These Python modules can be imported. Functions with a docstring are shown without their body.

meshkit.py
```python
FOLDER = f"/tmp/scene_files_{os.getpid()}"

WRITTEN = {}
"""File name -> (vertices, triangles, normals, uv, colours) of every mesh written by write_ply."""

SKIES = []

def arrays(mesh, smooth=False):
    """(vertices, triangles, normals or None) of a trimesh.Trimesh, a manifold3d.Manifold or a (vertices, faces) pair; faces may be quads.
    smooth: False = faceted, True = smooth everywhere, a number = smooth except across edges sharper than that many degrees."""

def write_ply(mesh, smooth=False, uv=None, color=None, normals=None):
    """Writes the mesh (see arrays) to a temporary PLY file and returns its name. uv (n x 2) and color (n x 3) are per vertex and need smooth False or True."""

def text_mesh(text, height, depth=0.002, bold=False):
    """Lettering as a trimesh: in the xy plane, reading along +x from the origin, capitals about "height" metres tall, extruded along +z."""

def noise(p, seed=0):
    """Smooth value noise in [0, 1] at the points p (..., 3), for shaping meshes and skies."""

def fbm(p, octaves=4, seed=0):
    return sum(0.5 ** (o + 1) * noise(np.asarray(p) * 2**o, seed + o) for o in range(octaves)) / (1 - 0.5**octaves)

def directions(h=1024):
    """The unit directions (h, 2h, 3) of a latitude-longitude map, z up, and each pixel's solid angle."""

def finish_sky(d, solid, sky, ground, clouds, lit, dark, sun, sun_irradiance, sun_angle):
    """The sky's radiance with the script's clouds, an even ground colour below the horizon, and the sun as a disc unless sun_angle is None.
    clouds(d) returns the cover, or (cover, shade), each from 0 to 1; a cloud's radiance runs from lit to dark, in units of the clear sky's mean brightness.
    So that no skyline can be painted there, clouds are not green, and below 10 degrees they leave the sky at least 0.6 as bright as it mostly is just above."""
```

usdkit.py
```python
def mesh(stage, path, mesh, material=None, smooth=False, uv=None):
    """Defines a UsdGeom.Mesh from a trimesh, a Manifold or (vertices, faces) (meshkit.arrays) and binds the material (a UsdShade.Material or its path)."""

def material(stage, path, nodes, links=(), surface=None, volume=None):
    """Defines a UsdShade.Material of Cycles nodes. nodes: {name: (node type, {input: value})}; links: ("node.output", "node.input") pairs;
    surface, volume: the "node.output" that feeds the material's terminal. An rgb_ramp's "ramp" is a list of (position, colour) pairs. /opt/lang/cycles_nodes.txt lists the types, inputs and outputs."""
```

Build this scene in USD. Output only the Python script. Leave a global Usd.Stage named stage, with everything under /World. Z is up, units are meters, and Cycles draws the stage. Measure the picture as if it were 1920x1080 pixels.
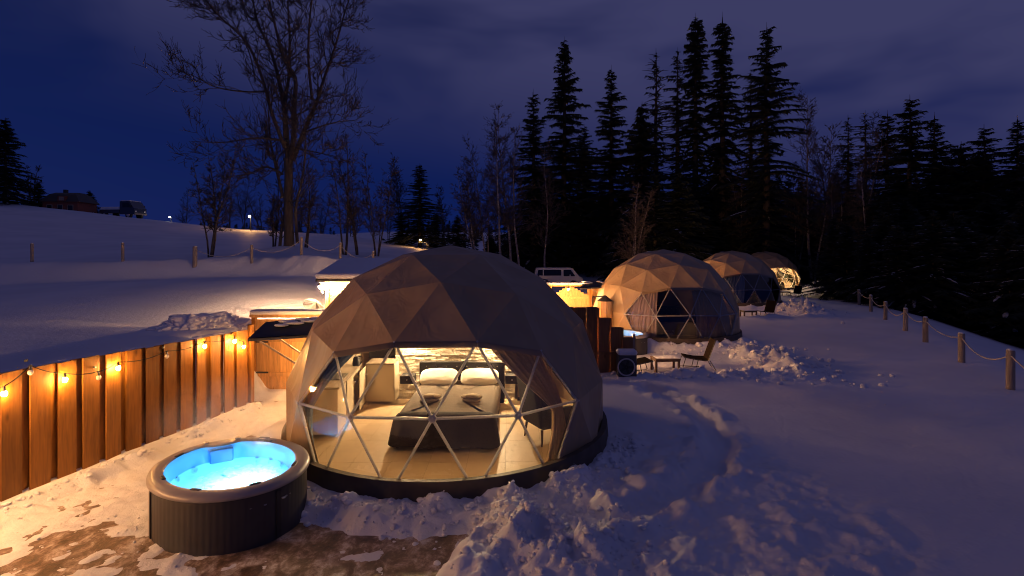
import math, numpy as np, trimesh, usdkit, meshkit
import manifold3d as m3
from shapely.geometry import Polygon, Point, box as sbox
from pxr import Usd, UsdGeom, UsdLux, UsdShade, Sdf, Gf

stage = Usd.Stage.CreateInMemory()
UsdGeom.SetStageUpAxis(stage, "Z"); UsdGeom.SetStageMetersPerUnit(stage, 1.0)
UsdGeom.Xform.Define(stage, "/World"); UsdGeom.Scope.Define(stage, "/World/Looks")

# ------------------------------------------------------------------ camera, sky, light
CAM_H, FPX, HOR = 3.54, 950.0, 474.0
cam = UsdGeom.Camera.Define(stage, "/World/camera")
cam.CreateHorizontalApertureAttr(36.0); cam.CreateFocalLengthAttr(FPX / 1920 * 36.0)
cam.CreateVerticalApertureAttr(36.0 * 9 / 16)
cam.CreateVerticalApertureOffsetAttr(-(540 - HOR) / 1920 * 36.0)
cam.CreateClippingRangeAttr((0.05, 5000.0))
cam.AddTransformOp().Set(Gf.Matrix4d(1,0,0,0, 0,0,1,0, 0,-1,0,0, 0,0,CAM_H,1))
cam.CreateExposureAttr(0.0)

SUN_TO = np.array([-0.80, 0.06, 0.60]); SUN_TO /= np.linalg.norm(SUN_TO)      # weak moon-like glow from the left
SKY_STRENGTH, MOON, MOON_COL = 1.0, 0.010, (1.0, 0.55, 0.50)
dome = UsdLux.DomeLight.Define(stage, "/World/sky")
dome.GetPrim().SetCustomDataByKey("kind", "structure")
sky_mat = usdkit.material(stage, "/World/Looks/night_sky", {
    "tc": ("texture_coordinate", {}),
    "sky": ("sky_texture", {"sky_type": "single_scattering", "sun_disc": False, "sun_elevation": math.radians(-4.0), "sun_rotation": math.atan2(SUN_TO[0], SUN_TO[1]), "altitude": 900.0}),
    "skyg": ("mix", {"mix_type": "multiply", "fac": 1.0, "color2": (0.03, 0.03, 0.03)}),
    "sep": ("separate_xyz", {}),
    "grad": ("rgb_ramp", {"ramp": [(0.0, (0.0022, 0.0110, 0.088)), (0.52, (0.0022, 0.0110, 0.092)), (0.60, (0.0030, 0.0100, 0.078)), (0.70, (0.0060, 0.0110, 0.064)), (0.80, (0.0060, 0.0085, 0.042)), (1.0, (0.005, 0.0065, 0.028))]}),
    "half": ("math", {"math_type": "multiply_add", "value2": 0.5, "value3": 0.5}),
    "map": ("mapping", {"mapping_type": "point", "scale": (1.0, 1.0, 2.6), "location": (0.35, 0.2, 0.0)}),
    "n": ("noise_texture", {"scale": 1.5, "detail": 4.0, "roughness": 0.5, "distortion": 0.35}),
    "nr": ("map_range", {"from_min": 0.34, "from_max": 0.56, "to_min": 0.0, "to_max": 1.0, "clamp": True, "range_type": "smoothstep"}),
    "zr": ("map_range", {"from_min": 0.08, "from_max": 0.42, "to_min": 0.0, "to_max": 1.0, "clamp": True, "range_type": "smoothstep"}),
    "fac": ("math", {"math_type": "multiply"}), "nx": ("math", {"math_type": "multiply_add", "value2": 0.20}), "zx": ("math", {"math_type": "multiply_add", "value2": 0.17}),
    "cl": ("mix", {"mix_type": "mix", "color2": (0.0430, 0.0440, 0.1220)}),
    "add": ("mix", {"mix_type": "add", "fac": 1.0}),
    "bg": ("background_shader", {"strength": SKY_STRENGTH}),
}, [("sky.color", "skyg.color1"), ("tc.generated", "sep.vector"), ("sep.z", "half.value1"), ("half.value", "grad.fac"),
    ("tc.generated", "map.vector"), ("map.vector", "n.vector"), ("sep.x", "nx.value1"), ("n.fac", "nx.value3"), ("nx.value", "nr.value"), ("sep.x", "zx.value1"), ("sep.z", "zx.value3"), ("zx.value", "zr.value"),
    ("nr.result", "fac.value1"), ("zr.result", "fac.value2"), ("fac.value", "cl.fac"), ("grad.color", "cl.color1"),
    ("cl.color", "add.color1"), ("skyg.color", "add.color2"), ("add.color", "bg.color")], surface="bg.background")
UsdShade.MaterialBindingAPI.Apply(dome.GetPrim()).Bind(sky_mat)
moon = UsdLux.DistantLight.Define(stage, "/World/moon_glow")
moon.CreateIntensityAttr(MOON); moon.CreateAngleAttr(14.0); moon.CreateNormalizeAttr(True); moon.CreateColorAttr(Gf.Vec3f(*MOON_COL))
_z = SUN_TO; _x = np.cross([0, 0, 1], _z); _x /= np.linalg.norm(_x); _y = np.cross(_z, _x)
moon.AddTransformOp().Set(Gf.Matrix4d(*_x, 0, *_y, 0, *_z, 0, 0, 0, 0, 1))

# ------------------------------------------------------------------ helpers
def px(x, y, Y):
    """World point seen at picture position (x, y) of the photograph, Y metres in front of the camera."""
    return np.array([(x - 960) / FPX * Y, Y, CAM_H - (y - HOR) / FPX * Y])
_used = {}
def numbered(parent, name):
    k = (parent, name); n = _used.get(k, 0); _used[k] = n + 1
    return name if n == 0 else f"{name}_{n:03d}"
def path_of(p):
    return "/World" if p is None else (p if isinstance(p, str) else str(p.GetPath()))
def tag(prim, label=None, cat=None, group=None, kind=None):
    for k, v in (("label", label), ("category", cat), ("group", group), ("kind", kind)):
        if v: prim.SetCustomDataByKey(k, v)
    return prim
def matrix(loc=(0, 0, 0), rz=0.0, s=1.0):
    s = np.broadcast_to(np.asarray(s, float), 3); c, w = math.cos(rz), math.sin(rz)
    return Gf.Matrix4d(c*s[0], w*s[0], 0, 0, -w*s[1], c*s[1], 0, 0, 0, 0, s[2], 0, float(loc[0]), float(loc[1]), float(loc[2]), 1)
def obj(name, mesh, mat, parent=None, smooth=False, uv=None, label=None):
    pp = path_of(parent)
    if isinstance(mesh, MB): mesh = mesh.get()
    m = usdkit.mesh(stage, f"{pp}/{numbered(pp, name)}", mesh, M[mat] if isinstance(mat, str) else mat, smooth=smooth, uv=uv)
    if label: m.GetPrim().SetCustomDataByKey("label", label)
    return m.GetPrim()
def thing(name, label, cat, loc=(0, 0, 0), rz=0.0, s=1.0, group=None, kind=None):
    x = UsdGeom.Xform.Define(stage, f"/World/{numbered('/World', name)}")
    x.AddTransformOp().Set(matrix(loc, rz, s))
    return tag(x.GetPrim(), label, cat, group, kind)
def dup(root, loc, rz=0.0, s=1.0, label=None, group=None):
    base = root.GetName()
    if base[-4:-3] == "_" and base[-3:].isdigit(): base = base[:-4]
    was = dict(root.GetCustomData())
    x = UsdGeom.Xform.Define(stage, f"/World/{numbered('/World', base)}"); p = x.GetPrim()
    p.GetReferences().AddInternalReference(root.GetPath()); p.SetInstanceable(True)
    x.ClearXformOpOrder(); x.MakeMatrixXform().Set(matrix(loc, rz, s))
    return tag(p, label or was.get("label"), was.get("category"), group or was.get("group"))

def rot(axis, a):
    return trimesh.transformations.rotation_matrix(a, axis)
class MB:
    """Collects shapes that become one mesh."""
    def __init__(self): self.p = []; self.n = 0; self.V = []; self.F = []
    def raw(self, v, f):
        v = np.asarray(v, float); f = np.asarray(f, int)
        if f.shape[1] == 4: f = np.vstack([f[:, [0, 1, 2]], f[:, [0, 2, 3]]])
        self.V.append(v); self.F.append(f + self.n); self.n += len(v); return self
    def add(self, m, T=None):
        if hasattr(m, "to_mesh"):
            q = m.to_mesh(); v, f = np.array(q.vert_properties[:, :3]), np.array(q.tri_verts)
        else: v, f = np.array(m.vertices), np.array(m.faces)
        if T is not None: v = v @ T[:3, :3].T + T[:3, 3]
        return self.raw(v, f)
    def box(self, c, size, rz=0.0, R=None, bevel=0.0):
        if bevel > 0: m = rbox(size, bevel)
        else: m = trimesh.creation.box(size)
        T = np.eye(4) if R is None else np.array(R); T = rot([0, 0, 1], rz) @ T; T[:3, 3] = c
        return self.add(m, T)
    def bar(self, a, b, w, h, up=(0, 0, 1)):
        a, b = np.asarray(a, float), np.asarray(b, float); d = b - a; L = np.linalg.norm(d); d /= L
        s = np.cross(up, d)
        if np.linalg.norm(s) < 1e-6: s = np.cross([1, 0, 0], d)
        s /= np.linalg.norm(s); u = np.cross(d, s)
        T = np.eye(4); T[:3, 0], T[:3, 1], T[:3, 2], T[:3, 3] = d, s, u, (a + b) / 2
        return self.add(trimesh.creation.box([L, w, h]), T)
    def cyl(self, a, b, r, r2=None, n=16, caps=True):
        a, b = np.asarray(a, float), np.asarray(b, float); r2 = r if r2 is None else r2
        d = b - a; d = d / np.linalg.norm(d)
        s = np.cross(d, [0, 0, 1] if abs(d[2]) < .9 else [1, 0, 0]); s /= np.linalg.norm(s); u = np.cross(s, d)
        t = np.linspace(0, 2*np.pi, n, endpoint=False); c = np.outer(np.cos(t), s) - np.outer(np.sin(t), u)
        v = np.vstack([a + r*c, b + r2*c, [a], [b]]); i = np.arange(n); j = (i + 1) % n
        f = [np.c_[i, j, j + n], np.c_[i, j + n, i + n]]
        if caps: f += [np.c_[j, i, np.full(n, 2*n)], np.c_[i + n, j + n, np.full(n, 2*n + 1)]]
        return self.raw(v, np.vstack(f))
    def tube(self, pts, r, n=8):
        pts = np.asarray(pts, float); r = np.broadcast_to(np.asarray(r, float), len(pts))
        t = np.gradient(pts, axis=0); t /= np.maximum(np.linalg.norm(t, axis=1, keepdims=True), 1e-9)
        ref = np.array([0, 0, 1.0]) if abs(t[:, 2]).mean() < .8 else np.array([1.0, 0, 0])
        s = np.cross(t, ref); s /= np.maximum(np.linalg.norm(s, axis=1, keepdims=True), 1e-9); u = np.cross(s, t)
        a = np.linspace(0, 2*np.pi, n, endpoint=False)
        v = (pts[:, None] + r[:, None, None]*(np.cos(a)[None, :, None]*s[:, None] + np.sin(a)[None, :, None]*u[:, None])).reshape(-1, 3)
        f = []
        for k in range(len(pts) - 1):
            i = np.arange(n); j = (i + 1) % n
            f.append(np.c_[k*n + i, (k+1)*n + i, (k+1)*n + j]); f.append(np.c_[k*n + i, (k+1)*n + j, k*n + j])
        m = len(v); v = np.vstack([v, pts[:1], pts[-1:]]); i = np.arange(n); j = (i + 1) % n; e = (len(pts)-1)*n
        f += [np.c_[i, j, np.full(n, m)], np.c_[e + j, e + i, np.full(n, m + 1)]]
        return self.raw(v, np.vstack(f))
    def loft(self, loops, close=True, cap0=False, cap1=False):
        L = [np.asarray(l, float) for l in loops]; n = len(L[0]); v = np.vstack(L); f = []
        i = np.arange(n if close else n - 1); j = (i + 1) % n
        for k in range(len(L) - 1):
            f += [np.c_[k*n + i, k*n + j, (k+1)*n + j], np.c_[k*n + i, (k+1)*n + j, (k+1)*n + i]]
        m = len(v)
        if cap0: v = np.vstack([v, [L[0].mean(0)]]); f.append(np.c_[j, i, np.full(len(i), len(v) - 1)])
        if cap1: v = np.vstack([v, [L[-1].mean(0)]]); e = (len(L)-1)*n; f.append(np.c_[e + i, e + j, np.full(len(i), len(v) - 1)])
        return self.raw(v, np.vstack(f))
    def prism(self, poly, h, T=None):
        p = poly if isinstance(poly, Polygon) else Polygon(poly)
        return self.add(trimesh.creation.extrude_polygon(p, h, engine="earcut"), T)
    def get(self):
        return trimesh.Trimesh(np.vstack(self.V), np.vstack(self.F), process=False)
def rbox(size, r, seg=8):
    s = np.asarray(size, float) / 2 - r
    b = m3.Manifold.sphere(r, seg)
    return m3.Manifold.batch_hull([b.translate((sx*s[0], sy*s[1], sz*s[2])) for sx in (-1, 1) for sy in (-1, 1) for sz in (-1, 1)])
def segs_mesh(P0, P1, R0, R1, n=4):
    """Many tapered twigs at once."""
    P0, P1 = np.asarray(P0, float), np.asarray(P1, float); R0, R1 = np.asarray(R0, float), np.asarray(R1, float)
    d = P1 - P0; d /= np.maximum(np.linalg.norm(d, axis=1, keepdims=True), 1e-9)
    ref = np.where((np.abs(d[:, 2]) > .9)[:, None], [1.0, 0, 0], [0, 0, 1.0])
    s = np.cross(d, ref); s /= np.linalg.norm(s, axis=1, keepdims=True); u = np.cross(s, d)
    a = np.linspace(0, 2*np.pi, n, endpoint=False)
    ring = np.cos(a)[None, :, None]*s[:, None] + np.sin(a)[None, :, None]*u[:, None]
    v = np.concatenate([P0[:, None] + R0[:, None, None]*ring, P1[:, None] + R1[:, None, None]*ring], 1).reshape(-1, 3)
    i = np.arange(n); j = (i + 1) % n; q = np.vstack([np.c_[i, n + i, n + j], np.c_[i, n + j, j]])
    f = (np.arange(len(P0))[:, None, None]*2*n + q[None]).reshape(-1, 3)
    return v, f
def sm(x): x = np.clip(x, 0, 1); return x*x*(3 - 2*x)

# ------------------------------------------------------------------ materials
M = {}
def pmat(name, col, rough=.6, noise=None, bump=None, metal=0.0, spec=.5, scale=(1, 1, 1), **kw):
    """Principled material; noise = (scale, amount) tone variation in object space, bump = (scale, strength, distance)."""
    nodes = {"p": ("principled_bsdf", {"base_color": col, "roughness": rough, "metallic": metal, "specular_ior_level": spec, **kw})}
    links = []
    if noise or bump:
        nodes["tc"] = ("texture_coordinate", {}); nodes["mp"] = ("mapping", {"mapping_type": "point", "scale": scale}); links.append(("tc.object", "mp.vector"))
    if noise:
        c = np.array(col); lo, hi = c*(1 - noise[1]), np.minimum(c*(1 + noise[1]), 1)
        nodes["n"] = ("noise_texture", {"scale": noise[0], "detail": 5.0, "roughness": .6})
        nodes["r"] = ("rgb_ramp", {"ramp": [(.3, tuple(lo)), (.7, tuple(hi))]})
        links += [("mp.vector", "n.vector"), ("n.fac", "r.fac"), ("r.color", "p.base_color")]
    if bump:
        nodes["bn"] = ("noise_texture", {"scale": bump[0], "detail": 4.0}); nodes["b"] = ("bump", {"strength": bump[1], "distance": bump[2]})
        links += [("mp.vector", "bn.vector"), ("bn.fac", "b.height"), ("b.normal", "p.normal")]
    M[name] = usdkit.material(stage, f"/World/Looks/{name}", nodes, links, surface="p.BSDF")
def emat(name, col, strength):
    M[name] = usdkit.material(stage, f"/World/Looks/{name}", {"e": ("emission", {"color": col, "strength": strength})}, [], surface="e.emission")
def wood(name, col, grain=(14, 14, 1.2), rough=.6, amt=.35):
    nodes = {"tc": ("texture_coordinate", {}), "oi": ("object_info", {}), "off": ("vector_math", {"math_type": "add"}), "mul": ("math", {"math_type": "multiply", "value2": 37.0}),
             "cmb": ("combine_xyz", {}), "mp": ("mapping", {"mapping_type": "point", "scale": grain}),
             "n": ("noise_texture", {"scale": 1.6, "detail": 6.0, "roughness": .62, "distortion": .5}),
             "r": ("rgb_ramp", {"ramp": [(.28, tuple(np.array(col)*(1 - amt))), (.52, tuple(col)), (.75, tuple(np.minimum(np.array(col)*(1 + amt*.8), 1)))]}),
             "mp2": ("mapping", {"mapping_type": "point", "scale": (3.4, 3.4, 1.3)}), "vo": ("voronoi_texture", {"scale": 1.0}), "kr": ("rgb_ramp", {"ramp": [(.03, (.32, .26, .22)), (.09, (.8, .76, .72)), (.13, (1, 1, 1))]}), "km": ("mix", {"mix_type": "multiply", "fac": 1.0}), "hv": ("hsv", {}), "mr": ("map_range", {"to_min": .78, "to_max": 1.18}), "b": ("bump", {"strength": .35, "distance": .006}),
             "p": ("principled_bsdf", {"roughness": rough, "specular_ior_level": .4})}
    links = [("oi.random", "mul.value1"), ("mul.value", "cmb.x"), ("mul.value", "cmb.z"), ("tc.object", "off.vector1"), ("cmb.vector", "off.vector2"), ("off.vector", "mp.vector"),
             ("mp.vector", "n.vector"), ("n.fac", "r.fac"), ("off.vector", "mp2.vector"), ("mp2.vector", "vo.vector"), ("vo.distance", "kr.fac"), ("r.color", "km.color1"), ("kr.color", "km.color2"), ("km.color", "hv.color"), ("oi.random", "mr.value"), ("mr.result", "hv.value"), ("hv.color", "p.base_color"),
             ("n.fac", "b.height"), ("b.normal", "p.normal")]
    M[name] = usdkit.material(stage, f"/World/Looks/{name}", nodes, links, surface="p.BSDF")

# snow: cold white with fine grain
M["snow"] = usdkit.material(stage, "/World/Looks/snow", {
    "g": ("geometry", {}), "n1": ("noise_texture", {"scale": 9.0, "detail": 6.0, "roughness": .65}), "n2": ("noise_texture", {"scale": .35, "detail": 3.0}),
    "n3": ("noise_texture", {"scale": 42.0, "detail": 3.0}), "b3": ("bump", {"strength": .4, "distance": .008}), "b": ("bump", {"strength": .5, "distance": .035}), "r": ("rgb_ramp", {"ramp": [(.3, (.64, .65, .69)), (.7, (.76, .76, .79))]}),
    "p": ("principled_bsdf", {"roughness": .62, "specular_ior_level": .35})},
    [("g.position", "n1.vector"), ("g.position", "n2.vector"), ("n1.fac", "b.height"), ("g.position", "n3.vector"), ("n3.fac", "b3.height"), ("b.normal", "b3.normal"), ("b3.normal", "p.normal"), ("n2.fac", "r.fac"), ("r.color", "p.base_color")], surface="p.BSDF")
M["trodden"] = usdkit.material(stage, "/World/Looks/trodden", {          # muddy paving with snow packed into it
    "g": ("geometry", {}), "mp": ("mapping", {"mapping_type": "point", "scale": (1.0, .8, 1.0), "rotation": (0, 0, .35)}),
    "n1": ("noise_texture", {"scale": 4.6, "detail": 10.0, "roughness": .74, "distortion": .25}), "n2": ("noise_texture", {"scale": 28.0, "detail": 4.0}),
    "r": ("rgb_ramp", {"ramp": [(.36, (.055, .034, .022)), (.47, (.15, .095, .062)), (.55, (.34, .26, .21)), (.64, (.62, .56, .52))]}),
    "rr": ("rgb_ramp", {"ramp": [(.36, (.35, .35, .35)), (.6, (.7, .7, .7))]}),
    "b": ("bump", {"strength": .6, "distance": .03}), "b2": ("bump", {"strength": .35, "distance": .008}),
    "p": ("principled_bsdf", {"roughness": .6})},
    [("g.position", "mp.vector"), ("mp.vector", "n1.vector"), ("g.position", "n2.vector"), ("n1.fac", "r.fac"), ("n1.fac", "rr.fac"), ("r.color", "p.base_color"), ("rr.color", "p.roughness"),
     ("n1.fac", "b.height"), ("n2.fac", "b2.height"), ("b.normal", "b2.normal"), ("b2.normal", "p.normal")], surface="p.BSDF")
# dome membrane: coated cloth with slack wrinkles
M["membrane"] = usdkit.material(stage, "/World/Looks/membrane", {
    "tc": ("texture_coordinate", {}), "mp": ("mapping", {"mapping_type": "point", "scale": (1.0, 1.0, .28)}),
    "n1": ("noise_texture", {"scale": 3.0, "detail": 2.0, "distortion": 1.0}), "n2": ("noise_texture", {"scale": 1.2, "detail": 4.0}), "n3": ("noise_texture", {"scale": 90.0, "detail": 2.0}),
    "r": ("rgb_ramp", {"ramp": [(.3, (.29, .20, .115)), (.7, (.38, .265, .155))]}),
    "b": ("bump", {"strength": .4, "distance": .06}), "b2": ("bump", {"strength": .12, "distance": .004}),
    "p": ("principled_bsdf", {"roughness": .42, "specular_ior_level": .45})},
    [("tc.object", "mp.vector"), ("mp.vector", "n1.vector"), ("tc.object", "n2.vector"), ("tc.object", "n3.vector"), ("n2.fac", "r.fac"), ("r.color", "p.base_color"),
     ("n1.fac", "b.height"), ("n3.fac", "b2.height"), ("b.normal", "b2.normal"), ("b2.normal", "p.normal")], surface="p.BSDF")
pmat("lining", (.42, .33, .23), .8, noise=(2, .08), bump=(5, .2, .02))
pmat("skirt_cloth", (.075, .055, .04), .6, noise=(3, .3), bump=(4, .4, .05))
pmat("steel", (.52, .50, .50), .4, metal=.15, noise=(8, .1))
pmat("dark_steel", (.04, .04, .045), .4, metal=.4)
def pane_mat(name, tint, rough):
    M[name] = usdkit.material(stage, f"/World/Looks/{name}", {
        "tc": ("texture_coordinate", {}), "n": ("noise_texture", {"scale": 2.2, "detail": 2.0, "distortion": .8}), "b": ("bump", {"strength": .06, "distance": .04}),
        "f": ("fresnel", {"IOR": 1.5}), "fm": ("math", {"math_type": "multiply_add", "value2": 1.25, "value3": .015}), "t": ("transparent_bsdf", {"color": tint}), "g": ("glossy_bsdf", {"color": (1, 1, 1), "roughness": rough}),
        "m": ("mix_closure", {})},
        [("tc.object", "n.vector"), ("n.fac", "b.height"), ("b.normal", "g.normal"), ("f.fac", "fm.value1"), ("fm.value", "m.fac"), ("t.BSDF", "m.closure1"), ("g.BSDF", "m.closure2")], surface="m.closure")
pane_mat("film", (.93, .93, .95), .035)
pane_mat("glass", (.85, .87, .9), .01)
wood("larch", (.28, .112, .016)); wood("larch_dark", (.17, .085, .035)); wood("pale_wood", (.55, .30, .11)); wood("cabin_wood", (.40, .20, .075), grain=(1.5, 14, 14))
wood("post_wood", (.34, .27, .21), rough=.8); wood("chalet_wood", (.20, .06, .035))
pmat("bark", (.075, .058, .047), .9, noise=(6, .4), bump=(14, .8, .03), scale=(1, 1, .3))
pmat("birch_bark", (.36, .31, .27), .8, noise=(3, .55), bump=(9, .5, .01), scale=(1, 1, 2.5))
pmat("twig", (.06, .045, .038), .9)
pmat("birch_twig", (.10, .075, .062), .9)
def needle(name, col):
    M[name] = usdkit.material(stage, f"/World/Looks/{name}", {
        "g": ("geometry", {}), "r": ("rgb_ramp", {"ramp": [(0, tuple(np.array(col)*.55)), (.6, col), (1, tuple(np.array(col)*1.7))]}),
        "d": ("principled_bsdf", {"roughness": .75, "specular_ior_level": .25}), "t": ("translucent_bsdf", {}), "m": ("mix_closure", {"fac": .18})},
        [("g.random_per_island", "r.fac"), ("r.color", "d.base_color"), ("r.color", "t.color"), ("d.BSDF", "m.closure1"), ("t.BSDF", "m.closure2")], surface="m.closure")
needle("needles", (.075, .092, .072)); needle("needles_brown", (.05, .042, .024))
pmat("acrylic", (.20, .54, .88), .25, noise=(3, .05), spec=.5)
pmat("acrylic_blue", (.06, .22, .48), .45)
pmat("rim_plastic", (.31, .28, .27), .34, noise=(4, .06), bump=(120, .08, .001))
pmat("tub_cabinet", (.032, .031, .036), .55, noise=(5, .15), bump=(60, .15, .002))
M["water"] = usdkit.material(stage, "/World/Looks/water", {
    "g": ("geometry", {}), "n": ("noise_texture", {"scale": 7.0, "detail": 3.0, "distortion": .6}), "b": ("bump", {"strength": .12, "distance": .03}), "f": ("fresnel", {"IOR": 1.33}),
    "t": ("transparent_bsdf", {"color": (.72, .92, .98)}), "gl": ("glossy_bsdf", {"color": (1, 1, 1), "roughness": .02}), "m": ("mix_closure", {}), "tl": ("translucent_bsdf", {"color": (.55, .88, .98)}), "m0": ("mix_closure", {"fac": .42})},
    [("g.position", "n.vector"), ("n.fac", "b.height"), ("b.normal", "gl.normal"), ("b.normal", "f.normal"), ("f.fac", "m.fac"), ("t.BSDF", "m0.closure1"), ("tl.BSDF", "m0.closure2"), ("m0.closure", "m.closure1"), ("gl.BSDF", "m.closure2")], surface="m.closure")
pmat("foam", (.86, .9, .92), .7, bump=(30, .5, .01))
pmat("chrome", (.75, .75, .77), .18, metal=1.0)
pmat("black_plastic", (.015, .015, .017), .4)
pmat("rubber", (.02, .02, .02), .85)
pmat("charcoal_cloth", (.022, .02, .02), .85, noise=(40, .3), bump=(160, .3, .002))
pmat("bedspread_cloth", (.13, .098, .07), .85, noise=(60, .15), bump=(9, .25, .02))
pmat("valance_cloth", (.028, .024, .022), .9, noise=(30, .2), bump=(12, .3, .02))
pmat("white_linen", (.78, .74, .68), .85, bump=(7, .35, .03))
pmat("towel_cloth", (.42, .36, .28), .95, bump=(60, .4, .004))
pmat("curtain_beige", (.40, .27, .17), .85, noise=(30, .12)); pmat("curtain_blue", (.16, .22, .32), .7, noise=(30, .15)); pmat("curtain_mauve", (.42, .33, .35), .85, noise=(30, .1))
pmat("cabinet_white", (.52, .44, .32), .35); pmat("worktop", (.30, .24, .18), .3); pmat("partition_brown", (.24, .16, .105), .6, noise=(3, .1))
pmat("floor_tile", (.52, .39, .245), .5, noise=(2.2, .06)); pmat("floor_base", (.2, .15, .1), .8)
pmat("mortar", (.5, .43, .34), .9)
for k, c in enumerate(((.66, .58, .46), (.60, .52, .41), (.72, .65, .54))): pmat(f"split_stone_{'abc'[k]}", c, .85, noise=(9, .2), bump=(22, .8, .02))
pmat("felt_dark", (.028, .030, .042), .75, noise=(3, .25), bump=(5, .4, .03))
pmat("umbrella_white", (.6, .57, .52), .8); pmat("umbrella_dark", (.03, .026, .026), .8)
pmat("rattan", (.016, .011, .009), .95, spec=.02, noise=(40, .35), bump=(70, .6, .006)); pmat("table_wood", (.09, .05, .032), .5, noise=(6, .3), scale=(1, 8, 8))
pmat("fan_body", (.045, .048, .055), .5); pmat("fan_ring", (.45, .45, .47), .4); pmat("fan_grille", (.02, .02, .022), .5)
pmat("van_paint", (.62, .60, .60), .25, coat_weight=.5); pmat("car_paint", (.03, .03, .04), .25, coat_weight=.6); pmat("dark_glass", (.008, .009, .012), .08)
pmat("rope", (.50, .43, .36), .9, bump=(90, .5, .004)); pmat("cable", (.02, .015, .012), .6)
pmat("roof_dark", (.05, .045, .045), .7); pmat("bulb_cold", (.75, .7, .62), .15)
emat("bulb_warm", (1.0, .48, .13), 540.0); emat("bulb_deep", (1.0, .50, .20), 2300.0); emat("bulb_far", (1.0, .55, .22), 1600.0); emat("fairy", (1.0, .55, .24), 900.0)
emat("wall_spot", (1.0, .68, .34), 4200.0); emat("porch_lamp", (1.0, .50, .18), 1500.0); emat("porch_bright", (1.0, .52, .19), 4200.0); emat("hut_lamp_glow", (1.0, .58, .32), 6500.0); emat("tub_lamp", (.38, .78, 1.0), 430.0); emat("tub_lamp_pale", (.45, .60, 1.0), 420.0); emat("white_far", (1.0, .9, .75), 300.0); emat("street", (1.0, .48, .14), 500.0)

# ------------------------------------------------------------------ places
DOMES = [(-1.205, 9.916), (6.409, 21.415), (14.9, 34.3), (24.2, 48.3)]
TUB = np.array([-3.77, 6.82])
OFF = np.array(DOMES[1]) - np.array(DOMES[0])          # the second pitch repeats the first
FENCE_A, FENCE_B = np.array([-7.95, 2.5]), np.array([-5.86, 11.36])
def noise2(X, Y, s, seed, o=4): return meshkit.fbm(np.stack([X*s, Y*s, np.zeros_like(X) + seed*7.31], -1), o, seed)

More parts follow.
